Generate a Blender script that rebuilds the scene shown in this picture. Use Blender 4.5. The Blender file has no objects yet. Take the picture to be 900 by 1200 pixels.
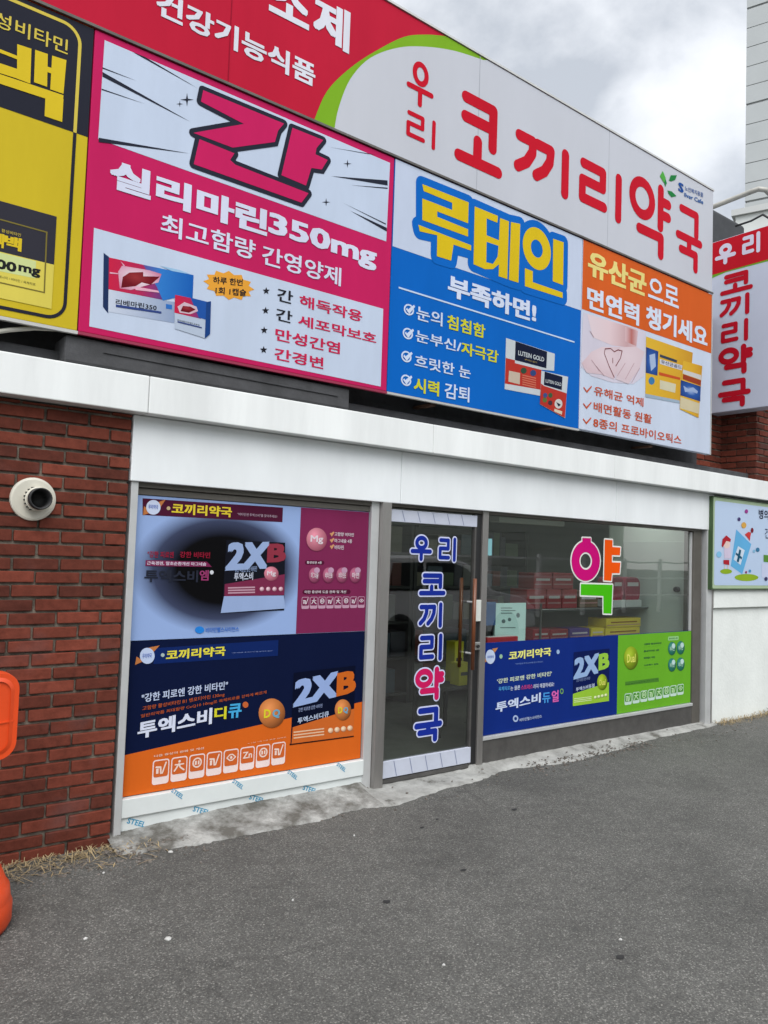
import bpy, math, random
from mathutils import Vector, Matrix
from mathutils.geometry import tessellate_polygon
random.seed(7)
R = math.radians
scene = bpy.context.scene
COL = scene.collection

# ------------------------------------------------------------------ camera
CAM = Vector((0.0, -4.3, 1.63))
FPX = 906.6
YAW, PITCH, ROLL = R(37.418), R(3.054), R(1.986)
fw = Vector((math.sin(YAW)*math.cos(PITCH), math.cos(YAW)*math.cos(PITCH), math.sin(PITCH)))
r0 = Vector((math.cos(YAW), -math.sin(YAW), 0)); u0 = r0.cross(fw)
rt = math.cos(ROLL)*r0 + math.sin(ROLL)*u0
up = -math.sin(ROLL)*r0 + math.cos(ROLL)*u0
cd = bpy.data.cameras.new('camera'); cam = bpy.data.objects.new('camera', cd); COL.objects.link(cam)
cam.matrix_world = Matrix(((rt.x, up.x, -fw.x, CAM.x), (rt.y, up.y, -fw.y, CAM.y), (rt.z, up.z, -fw.z, CAM.z), (0, 0, 0, 1)))
cd.sensor_fit = 'HORIZONTAL'; cd.sensor_width = 36; cd.lens = FPX/900*36
cd.clip_start = 0.05; cd.clip_end = 2000
scene.camera = cam

# ------------------------------------------------------------------ sky, sun, exposure
SUN_EL, SUN_AZ = R(50), R(208)          # azimuth clockwise from +Y: behind and left of the viewer
sdir = Vector((math.sin(SUN_AZ)*math.cos(SUN_EL), math.cos(SUN_AZ)*math.cos(SUN_EL), math.sin(SUN_EL)))
w = bpy.data.worlds.new('World'); scene.world = w; w.use_nodes = True
nt = w.node_tree; nt.nodes.clear(); N = nt.nodes.new; L = nt.links.new
out = N('ShaderNodeOutputWorld'); bg = N('ShaderNodeBackground'); bg.inputs[1].default_value = 0.1
sky = N('ShaderNodeTexSky'); sky.sky_type = 'NISHITA'; sky.sun_disc = False
sky.sun_elevation = SUN_EL; sky.sun_rotation = SUN_AZ
tc = N('ShaderNodeTexCoord')
mp = N('ShaderNodeMapping'); mp.inputs['Scale'].default_value = (1, 1, 1.25); mp.inputs['Location'].default_value = (0.35, 0.1, 0.2)
L(tc.outputs['Generated'], mp.inputs['Vector'])
n1 = N('ShaderNodeTexNoise'); n1.inputs['Scale'].default_value = 2.6; n1.inputs['Detail'].default_value = 9
n1.inputs['Roughness'].default_value = 0.55; n1.inputs['Distortion'].default_value = 0.15
L(mp.outputs[0], n1.inputs['Vector'])
rp = N('ShaderNodeValToRGB'); e = rp.color_ramp.elements
e[0].position = 0.40; e[0].color = (0.62, 0.66, 0.71, 1); e[1].position = 0.61; e[1].color = (1.22, 1.22, 1.20, 1)
m_ = rp.color_ramp.elements.new(0.5); m_.color = (0.98, 1.01, 1.04, 1)
L(n1.outputs['Fac'], rp.inputs[0])
k = N('ShaderNodeMix'); k.data_type = 'RGBA'; k.blend_type = 'MULTIPLY'; k.inputs[0].default_value = 1
L(rp.outputs[0], k.inputs[6]); k.inputs[7].default_value = (7.2, 7.2, 7.3, 1)
mx = N('ShaderNodeMix'); mx.data_type = 'RGBA'; mx.inputs[0].default_value = 0.86
L(sky.outputs[0], mx.inputs[6]); L(k.outputs[2], mx.inputs[7])
dp = N('ShaderNodeVectorMath'); dp.operation = 'DOT_PRODUCT'; dp.inputs[1].default_value = sdir; L(tc.outputs['Generated'], dp.inputs[0])
gl_ = N('ShaderNodeMapRange'); gl_.interpolation_type = 'SMOOTHSTEP'; gl_.inputs[1].default_value = 0.0; gl_.inputs[2].default_value = 1.0
gl_.inputs[3].default_value = 1.0; gl_.inputs[4].default_value = 1.85; L(dp.outputs['Value'], gl_.inputs[0])      # thinner, brighter cloud round the hidden sun
gm = N('ShaderNodeMix'); gm.data_type = 'RGBA'; gm.blend_type = 'MULTIPLY'; gm.inputs[0].default_value = 1
L(mx.outputs[2], gm.inputs[6]); L(gl_.outputs[0], gm.inputs[7]); L(gm.outputs[2], bg.inputs[0]); L(bg.outputs[0], out.inputs[0])
sl = bpy.data.lights.new('sun', 'SUN'); sl.energy = 1.5; sl.angle = R(40); sl.color = (1.0, 0.97, 0.93)
so = bpy.data.objects.new('sun', sl); COL.objects.link(so)
so.rotation_euler = (-sdir).to_track_quat('-Z', 'Y').to_euler(); so.location = (-3, -8, 14)
scene.view_settings.view_transform = 'Standard'; scene.view_settings.look = 'None'
scene.view_settings.exposure = 0.55; scene.view_settings.gamma = 1
scene.view_settings.use_curve_mapping = False
scene.cycles.max_bounces = 8; scene.cycles.transparent_max_bounces = 12

# ------------------------------------------------------------------ pixel -> point on a plane of the place
class Frame:
    def __init__(s, O, r, n): s.O, s.r, s.n = Vector(O), Vector(r), Vector(n)
    def P(s, u, v):
        d = rt*(u-450) - up*(v-600) + fw*FPX
        t = (s.O-CAM).dot(s.n)/d.dot(s.n); q = CAM+d*t-s.O
        return (q.dot(s.r), q.z)
    def W(s, a, b, h=0): return s.O + s.r*a + Vector((0, 0, b)) + s.n*h
def FR(y): return Frame((0, y, 0), (1, 0, 0), (0, -1, 0))
def C(ox, oy, sx, sy=None):
    sy = sy or sx
    return lambda *pts: [(ox+x/sx, oy+y/sy) for x, y in pts]

# ------------------------------------------------------------------ materials
def lin(c):
    c /= 255; return c/12.92 if c <= .04045 else ((c+.055)/1.055)**2.4
LIGHT = (1.13, 1.15, 1.20)
def seen(r, g, b): return tuple(min(.85, lin(x)/k) for x, k in zip((r, g, b), LIGHT))
MATS = {}
def mat(name, rgb, rough=.5, metal=0, var=.0, vscale=6, bump=0, bscale=40, spec=.5, streak=0):
    if name in MATS: return MATS[name]
    m = bpy.data.materials.new(name); m.use_nodes = True; MATS[name] = m
    t = m.node_tree; b = t.nodes['Principled BSDF']
    b.inputs['Base Color'].default_value = (*rgb, 1); b.inputs['Roughness'].default_value = rough
    b.inputs['Metallic'].default_value = metal; b.inputs['Specular IOR Level'].default_value = spec
    g = t.nodes.new('ShaderNodeNewGeometry')
    if var or streak:
        n = t.nodes.new('ShaderNodeTexNoise'); n.inputs['Scale'].default_value = vscale; n.inputs['Detail'].default_value = 7; n.inputs['Roughness'].default_value = .65
        src = g.outputs['Position']
        if streak:
            mp = t.nodes.new('ShaderNodeMapping'); mp.inputs['Scale'].default_value = (1, 1, streak); t.links.new(src, mp.inputs[0]); src = mp.outputs[0]
        t.links.new(src, n.inputs['Vector'])
        r = t.nodes.new('ShaderNodeMapRange'); r.inputs[1].default_value = .3; r.inputs[2].default_value = .7
        r.inputs[3].default_value = 1-var; r.inputs[4].default_value = 1+var*.5; t.links.new(n.outputs['Fac'], r.inputs[0])
        x = t.nodes.new('ShaderNodeMix'); x.data_type = 'RGBA'; x.blend_type = 'MULTIPLY'; x.inputs[0].default_value = 1
        x.inputs[6].default_value = (*rgb, 1); t.links.new(r.outputs[0], x.inputs[7]); t.links.new(x.outputs[2], b.inputs['Base Color'])
        r2 = t.nodes.new('ShaderNodeMapRange'); r2.inputs[3].default_value = min(1, rough+.12); r2.inputs[4].default_value = max(.05, rough-.1)
        t.links.new(n.outputs['Fac'], r2.inputs[0]); t.links.new(r2.outputs[0], b.inputs['Roughness'])
    if bump:
        n = t.nodes.new('ShaderNodeTexNoise'); n.inputs['Scale'].default_value = bscale; n.inputs['Detail'].default_value = 6
        t.links.new(g.outputs['Position'], n.inputs['Vector'])
        bp = t.nodes.new('ShaderNodeBump'); bp.inputs['Strength'].default_value = bump; bp.inputs['Distance'].default_value = .01
        t.links.new(n.outputs['Fac'], bp.inputs['Height']); t.links.new(bp.outputs[0], b.inputs['Normal'])
    return m
def pr(r, g, b):      # printed vinyl in a colour as the photograph shows it
    return mat('print_%02x%02x%02x' % (r, g, b), seen(r, g, b), .55, var=.09, vscale=2.5, streak=.25, spec=.04)
def grad(kind, stops, centre=(.36, .68), spec=.06):
    """printed artwork whose ink runs from one colour to another across the printed shape"""
    key = 'print_'+kind+'_'+'_'.join('%02x%02x%02x' % c for _, c in stops)
    if key in MATS: return MATS[key]
    m = bpy.data.materials.new(key); m.use_nodes = True; MATS[key] = m; t = m.node_tree; b = t.nodes['Principled BSDF']
    tcd = t.nodes.new('ShaderNodeTexCoord'); sx = t.nodes.new('ShaderNodeSeparateXYZ'); t.links.new(tcd.outputs['Generated'], sx.inputs[0])
    r = t.nodes.new('ShaderNodeValToRGB'); el = r.color_ramp.elements
    while len(el) < len(stops): el.new(.5)
    for x, (p, c) in zip(el, stops): x.position = p; x.color = (*seen(*c), 1)
    if kind == 'radial':
        cb_ = t.nodes.new('ShaderNodeCombineXYZ'); t.links.new(sx.outputs[0], cb_.inputs[0]); t.links.new(sx.outputs[2], cb_.inputs[1])
        d = t.nodes.new('ShaderNodeVectorMath'); d.operation = 'DISTANCE'; d.inputs[1].default_value = (*centre, 0); t.links.new(cb_.outputs[0], d.inputs[0]); t.links.new(d.outputs['Value'], r.inputs[0])
    else: t.links.new(sx.outputs[0 if kind == 'across' else 2], r.inputs[0])
    t.links.new(r.outputs[0], b.inputs['Base Color']); b.inputs['Roughness'].default_value = .5; b.inputs['Specular IOR Level'].default_value = spec
    return m
def glass(name, tint=(.9, .95, .93)):
    if name in MATS: return MATS[name]
    m = bpy.data.materials.new(name); m.use_nodes = True; MATS[name] = m
    t = m.node_tree; t.nodes.clear(); o = t.nodes.new('ShaderNodeOutputMaterial')
    tr = t.nodes.new('ShaderNodeBsdfTransparent'); tr.inputs[0].default_value = (*tint, 1)
    gl = t.nodes.new('ShaderNodeBsdfGlossy'); gl.inputs['Roughness'].default_value = .012
    n = t.nodes.new('ShaderNodeTexNoise'); n.inputs['Scale'].default_value = 1.3
    bp = t.nodes.new('ShaderNodeBump'); bp.inputs['Strength'].default_value = .06; bp.inputs['Distance'].default_value = .02
    g = t.nodes.new('ShaderNodeNewGeometry'); t.links.new(g.outputs['Position'], n.inputs['Vector'])
    t.links.new(n.outputs['Fac'], bp.inputs['Height']); t.links.new(bp.outputs[0], gl.inputs['Normal'])
    fr = t.nodes.new('ShaderNodeFresnel'); fr.inputs[0].default_value = 2.25
    x = t.nodes.new('ShaderNodeMixShader'); fm = t.nodes.new('ShaderNodeMath'); fm.operation = 'SUBTRACT'; fm.use_clamp = True      # inner faces of the pane only let light through
    t.links.new(fr.outputs[0], fm.inputs[0]); t.links.new(g.outputs['Backfacing'], fm.inputs[1]); t.links.new(fm.outputs[0], x.inputs[0])
    t.links.new(tr.outputs[0], x.inputs[1]); t.links.new(gl.outputs[0], x.inputs[2]); t.links.new(x.outputs[0], o.inputs[0])
    return m

# ------------------------------------------------------------------ objects
LOC = {}
def thing(name, loc, label=None, cat=None, group=None, kind=None):
    o = bpy.data.objects.new(name, None); COL.objects.link(o); o.location = loc; o.empty_display_size = .1
    LOC[o.name] = Vector(loc); tag(o, label, cat, group, kind); return o
def tag(o, label=None, cat=None, group=None, kind=None):
    for kk, vv in (('label', label), ('category', cat), ('group', group), ('kind', kind)):
        if vv: o[kk] = vv
    return o
def mk(name, vs, fs, m, parent=None, smooth=False, bevel=0, seg=2):
    o0 = LOC[parent.name] if parent else Vector((0, 0, 0))
    me = bpy.data.meshes.new(name); me.from_pydata([tuple(Vector(v)-o0) for v in vs], [], fs)
    if isinstance(m, list):
        for x in m: me.materials.append(x)
    else: me.materials.append(m)
    if smooth:
        for p in me.polygons: p.use_smooth = True
    me.update()
    o = bpy.data.objects.new(name, me); COL.objects.link(o)
    if parent: o.parent = parent
    LOC[o.name] = o0
    if bevel:
        b = o.modifiers.new('bevel', 'BEVEL'); b.width = bevel; b.segments = seg; b.limit_method = 'ANGLE'
    return o
class MB:
    def __init__(s): s.v, s.f = [], []
    def add(s, vs, fs):
        k = len(s.v); s.v += [Vector(v) for v in vs]; s.f += [[i+k for i in f] for f in fs]; return s
    def box(s, x0, x1, y0, y1, z0, z1, jit=0):
        vs = [(x, y, z) for z in (z0, z1) for x, y in ((x0, y0), (x1, y0), (x1, y1), (x0, y1))]
        if jit: vs = [tuple(c+random.uniform(-jit, jit) for c in v) for v in vs]
        return s.add(vs, [(3, 2, 1, 0), (4, 5, 6, 7), (0, 1, 5, 4), (1, 2, 6, 5), (2, 3, 7, 6), (3, 0, 4, 7)])
    def tube(s, pts, r, n=10, cap=True):
        pts = [Vector(p) for p in pts]; rings = []
        for i, p in enumerate(pts):
            d = (pts[min(i+1, len(pts)-1)]-pts[max(i-1, 0)]).normalized()
            a = d.orthogonal() if i == 0 else (rings_a - d*rings_a.dot(d)); a.normalize(); rings_a = a; b = d.cross(a)
            rr = r[i] if isinstance(r, (list, tuple)) else r
            rings.append([p+(a*math.cos(q)+b*math.sin(q))*rr for q in [2*math.pi*j/n for j in range(n)]])
        vs = [v for g in rings for v in g]
        fs = [(i*n+j, i*n+(j+1) % n, (i+1)*n+(j+1) % n, (i+1)*n+j) for i in range(len(pts)-1) for j in range(n)]
        if cap: fs += [tuple(range(n))[::-1], tuple((len(pts)-1)*n+j for j in range(n))]
        return s.add(vs, fs)
    def lathe(s, prof, c, axis='Z', n=32):
        c = Vector(c); vs = []
        for r, h in prof:
            for j in range(n):
                q = 2*math.pi*j/n; a, b = r*math.cos(q), r*math.sin(q)
                vs.append(c+(Vector((a, b, h)) if axis == 'Z' else Vector((a, -h, b))))
        return s.add(vs, [(i*n+j, i*n+(j+1) % n, (i+1)*n+(j+1) % n, (i+1)*n+j) for i in range(len(prof)-1) for j in range(n)])
    def prism(s, fr, poly, h0, h1):
        n = len(poly); vs = [fr.W(a, b, h0) for a, b in poly]+[fr.W(a, b, h1) for a, b in poly]
        tri = tessellate_polygon([[Vector((a, b, 0)) for a, b in poly]])
        fs = [tuple(i+n for i in t) for t in tri]+[tuple(t)[::-1] for t in tri]
        fs += [(i, (i+1) % n, (i+1) % n+n, i+n) for i in range(n)]
        return s.add(vs, fs)
    def build(s, name, m, parent=None, smooth=False, bevel=0, seg=2): return mk(name, s.v, s.f, m, parent, smooth, bevel, seg)

def offset_poly(p, d):
    a = sum(p[i-1][0]*p[i][1]-p[i][0]*p[i-1][1] for i in range(len(p)))
    sgn = 1 if a > 0 else -1; n = len(p); res = []
    for i in range(n):
        x0, y0 = p[i-1]; x1, y1 = p[i]; x2, y2 = p[(i+1) % n]
        l1 = math.hypot(x1-x0, y1-y0) or 1e-9; l2 = math.hypot(x2-x1, y2-y1) or 1e-9
        a1 = ((y1-y0)/l1*sgn, -(x1-x0)/l1*sgn); a2 = ((y2-y1)/l2*sgn, -(x2-x1)/l2*sgn)
        cr = ((x1-x0)*(y2-y1)-(y1-y0)*(x2-x1))*sgn
        mx_, my = a1[0]+a2[0], a1[1]+a2[1]; ml = math.hypot(mx_, my) or 1e-9; mx_ /= ml; my /= ml
        c = max(.25, mx_*a1[0]+my*a1[1])
        if cr > 0 and c < .9:      # convex corner: round it
            b1 = math.atan2(a1[1], a1[0]); b2 = math.atan2(a2[1], a2[0]); db = (b2-b1+math.pi) % (2*math.pi)-math.pi
            for j in range(5): res.append((x1+d*math.cos(b1+db*j/4), y1+d*math.sin(b1+db*j/4)))
        else: res.append((x1+mx_*d/c, y1+my*d/c))
    return res

LV = 0.0011
class Sheet:
    """flat printed artwork lying on one plane of a thing; levels are thin films one above the other"""
    def __init__(s, root, frame, base=0.0, up=False): s.root, s.f, s.base, s.up = root, frame, base, up
    def pts(s, px): return [s.f.P(u, v) for u, v in px]
    def flat(s, name, polys, m, lv=1, parent=None):
        vs, fs = [], []
        for j, p in enumerate(polys):
            k = len(vs); hh = s.base+lv*LV+j*.00006
            vs += [s.f.W(a, b, hh) for a, b in p]
            for t in tessellate_polygon([[Vector((a, b, 0)) for a, b in p]]):
                A, B, D = (Vector(p[i]) for i in t)
                fl = (B-A).x*(D-A).y-(B-A).y*(D-A).x
                fs.append(tuple(i+k for i in (t if fl > 0 else t[::-1])))
        return mk(name, vs, fs, m, parent or s.root)
    def poly(s, name, px, m, lv=1, parent=None, grow=0):
        p = s.pts(px)
        return s.flat(name, [offset_poly(p, grow) if grow else p], m, lv, parent)
    def polys(s, name, pxs, m, lv=1, grow=0, parent=None):
        ps = [s.pts(p) for p in pxs]
        return s.flat(name, [offset_poly(p, grow) if grow else p for p in ps], m, lv, parent)
    def rect(s, name, tl, br, m, lv=1, rad=0, parent=None):
        a, b = s.f.P(*tl); c, d = s.f.P(*br); return s.flat(name, [rrect(a, d, c, b, rad)], m, lv, parent)
    def disc(s, name, c, rx, ry, m, lv=1, hole=0, n=36, parent=None, skew=0):
        o = [s.f.P(c[0]+rx*math.cos(q), c[1]+ry*math.sin(q)+skew*rx*math.cos(q)) for q in [2*math.pi*i/n for i in range(n)]]
        if not hole: return s.flat(name, [o], m, lv, parent)
        i_ = [s.f.P(c[0]+rx*hole*math.cos(q), c[1]+ry*hole*math.sin(q)+skew*rx*hole*math.cos(q)) for q in [2*math.pi*i/n for i in range(n)]]
        return s.ringpoly(name, o, i_, m, lv, parent)
    def ringpoly(s, name, o, i_, m, lv, parent=None):
        n = len(o); h = s.base+lv*LV
        return mk(name, [s.f.W(a, b, h) for a, b in o+i_], [((j+1) % n, j, j+n, (j+1) % n+n)[::-1] if sarea(o) > 0 else ((j+1) % n, j, j+n, (j+1) % n+n) for j in range(n)], m, parent or s.root)
    def line(s, name, px, wpx, m, lv=1, parent=None):   # constant-width rule through photo points
        p = s.pts(px); return s.flat(name, stroke_polys(p, wpx, False), m, lv, parent)
    def text(s, body, tl, br, m, lv=3, bold=.03, rise=0, name='lettering', parent=None, shear=0):
        if s.up:      # rows climb to the right in the photo: trust bottom left and top right
            a, d = s.f.P(tl[0], br[1]); c, b = s.f.P(br[0], tl[1])
            if isinstance(rise, (list, tuple)): rise = s.slope(rise)
            if rise > 0: b = max(b, d+.004+rise*(c-a))
        else:
            a, b = s.f.P(*tl); c, d = s.f.P(*br)
            if isinstance(rise, (list, tuple)): rise = s.slope(rise)
            b = b+rise*(c-a); d = d-rise*(c-a)
        return s.text_in(body, a, d, c, b, m, lv, bold, rise, name, parent, shear)
    def slope(s, pr_):
        (a, b), (c, d) = s.f.P(*pr_[0]), s.f.P(*pr_[1]); return (d-b)/(c-a)
    def text_in(s, body, x0, z0, x1, z1, m, lv=3, bold=.03, rise=0, name='lettering', parent=None, shear=0):
        bold *= .72
        cu = bpy.data.curves.new('tmp', 'FONT'); cu.body = body; cu.size = 1; cu.resolution_u = 2
        ob = bpy.data.objects.new('tmp', cu); me = bpy.data.meshes.new_from_object(ob)
        V = [(v.co.x+shear*v.co.y, v.co.y) for v in me.vertices]; Fs = [tuple(p.vertices) for p in me.polygons]
        bpy.data.objects.remove(ob); bpy.data.curves.remove(cu); bpy.data.meshes.remove(me)
        xa, xb = min(v[0] for v in V)-bold, max(v[0] for v in V)+bold; ya, yb = min(v[1] for v in V)-bold, max(v[1] for v in V)+bold
        ww = x1-x0; hh = z1-z0-abs(rise)*ww; kx, ky = ww/(xb-xa), hh/(yb-ya); z00 = z0-min(0, rise)*ww
        offs = [(0, 0)]+([(bold*a, bold*.8*b) for a in (-1, 0, 1) for b in (-1, 0, 1) if a or b] if bold >= .014 else [(bold, bold), (-bold, -bold)] if bold else [])
        vs, fs = [], []
        for j, (ox, oy) in enumerate(offs):
            k = len(vs); h = s.base+lv*LV+j*.00002
            for x, y in V:
                a = (x+ox-xa)*kx; vs.append(s.f.W(x0+a, z00+(y+oy-ya)*ky+rise*a, h))
            fs += [tuple(i+k for i in f) for f in Fs]
        return mk(name, vs, fs, m, parent or s.root)
    def glyph(s, ch, l, r_, t, b, m, lv=3, wid=.17, outline=None, ow=0, inset=0, name='lettering', parent=None):
        x0 = s.f.P(*l)[0]; x1 = s.f.P(*r_)[0]; z1 = s.f.P(*t)[1]; z0 = s.f.P(*b)[1]
        return s.glyph_in(ch, x0+inset, z0+inset, x1-inset, z1-inset, m, lv, wid, outline, ow, name, parent)
    def glyph_in(s, ch, x0, z0, x1, z1, m, lv, wid, outline, ow, name, parent):
        wd = wid*(z1-z0+x1-x0)/2; r = wd/2
        paths = []
        for p, closed in GLYPH[ch]:
            q = [(x0+r+(x1-x0-2*r)*a, z0+r+(z1-z0-2*r)*b_) for a, b_ in p]
            paths.append((q, closed))
        res = s.flat(name, [pp for q, cl in paths for pp in stroke_polys(q, wd, True, cl)], m, lv, parent)
        if outline: s.flat('lettering_outline', [pp for q, cl in paths for pp in stroke_polys(q, wd+2*ow, True, cl)], outline, lv-1.5, parent)
        return res
def smooth(p, n=5):
    o = []
    for i in range(len(p)-1):
        q = [Vector(p[max(0, i-1)]), Vector(p[i]), Vector(p[i+1]), Vector(p[min(len(p)-1, i+2)])]
        for j in range(n):
            t = j/n; o.append(tuple(.5*((2*q[1])+(q[2]-q[0])*t+(2*q[0]-5*q[1]+4*q[2]-q[3])*t*t+(3*q[1]-q[0]-3*q[2]+q[3])*t*t*t)))
    return o+[tuple(p[-1])]
def sarea(p): return sum(p[i-1][0]*p[i][1]-p[i][0]*p[i-1][1] for i in range(len(p)))
def rrect(x0, z0, x1, z1, r=0, n=5):
    if not r: return [(x0, z0), (x1, z0), (x1, z1), (x0, z1)]
    res = []
    for cx, cz, a0 in ((x1-r, z0+r, -90), (x1-r, z1-r, 0), (x0+r, z1-r, 90), (x0+r, z0+r, 180)):
        res += [(cx+r*math.cos(R(a0+90*i/n)), cz+r*math.sin(R(a0+90*i/n))) for i in range(n+1)]
    return res
def fillet(p, r):
    if len(p) < 3: return p
    o = [p[0]]
    for i in range(1, len(p)-1):
        A, B, D = Vector(p[i-1]), Vector(p[i]), Vector(p[i+1])
        la, lb = (A-B).length, (D-B).length; t = min(r, la*.45, lb*.45)
        P1 = B+(A-B)/la*t; P2 = B+(D-B)/lb*t
        for j in range(6):
            q = j/5; o.append(tuple(P1*(1-q)**2+B*2*q*(1-q)+P2*q*q))
    o.append(p[-1]); return o
def stroke_polys(p, wd, rnd, closed=False):
    """outlines of one stroke: straight pieces with round or mitred ends; a closed stroke becomes two half rings"""
    h = wd/2; n = len(p); P = [Vector(q) for q in p]
    def side(i, sg):
        a = P[(i-1) % n] if closed or i > 0 else P[i]; b = P[(i+1) % n] if closed or i < n-1 else P[i]
        d = b-a; d.normalize(); nn = Vector((-d.y, d.x))
        k = 1
        if 0 < i < n-1 or closed:
            e_ = (P[i]-a).normalized(); k = 1/max(.5, abs(nn.dot(Vector((-e_.y, e_.x)))))
        return tuple(P[i]+nn*h*sg*k)
    if closed:
        idx = list(range(n)); hf = n//2
        return [[side(i % n, 1) for i in range(0, hf+1)]+[side(i % n, -1) for i in range(hf, -1, -1)],
                [side(i % n, 1) for i in range(hf, n+1)]+[side(i % n, -1) for i in range(n, hf-1, -1)]]
    if rnd:
        res = []
        for A, D in zip(P[:-1], P[1:]):
            d = (D-A).normalized(); nn = Vector((-d.y, d.x))*h
            res.append([tuple(A+nn), tuple(D+nn)]+cap_pts(D, d, h)+[tuple(D-nn), tuple(A-nn)]+cap_pts(A, -d, h))
        return res
    if n == 2 or n > 8: return [[side(i, 1) for i in range(n)]+[side(i, -1) for i in range(n-1, -1, -1)]]
    return [[side(i, 1), side(i+1, 1), side(i+1, -1), side(i, -1)] for i in range(n-1)]
def cap_pts(c, d, h):
    a = math.atan2(d.y, d.x); return [(c.x+h*math.cos(a+R(90-180*i/10)), c.y+h*math.sin(a+R(90-180*i/10))) for i in range(1, 10)]
def ring(cx, cy, rx, ry, n=28): return ([(cx+rx*math.cos(2*math.pi*i/n), cy+ry*math.sin(2*math.pi*i/n)) for i in range(n)], True)
GLYPH = {
 '우': [ring(.5, .76, .26, .24), ([(0, .36), (1, .36)], False), ([(.5, .36), (.5, 0)], False)],
 '리': [([(.04, .94), (.56, .94), (.56, .54), (.02, .54), (.02, .1), (.6, .1)], False), ([(1, 1), (1, 0)], False)],
 '코': [([(.14, 1), (.84, 1), (.84, .36)], False), ([(.14, .68), (.80, .68)], False), ([(.46, .36), (.46, .06)], False), ([(0, 0), (1, 0)], False)],
 '끼': [([(.02, .9), (.30, .9), (.29, .62), (.18, .34), (.0, .14)], False), ([(.40, .9), (.68, .9), (.66, .6), (.55, .32), (.38, .12)], False), ([(1, 1), (1, 0)], False)],
 '약': [ring(.27, .72, .27, .24), ([(.78, 1), (.78, .42)], False), ([(.80, .82), (1, .82)], False), ([(.80, .62), (1, .62)], False), ([(.2, .26), (.8, .26), (.8, 0)], False)],
 '국': [([(.14, 1), (.82, 1), (.82, .62)], False), ([(0, .5), (1, .5)], False), ([(.5, .48), (.5, .28)], False), ([(.14, .26), (.8, .26), (.8, 0)], False)],
}

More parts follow.
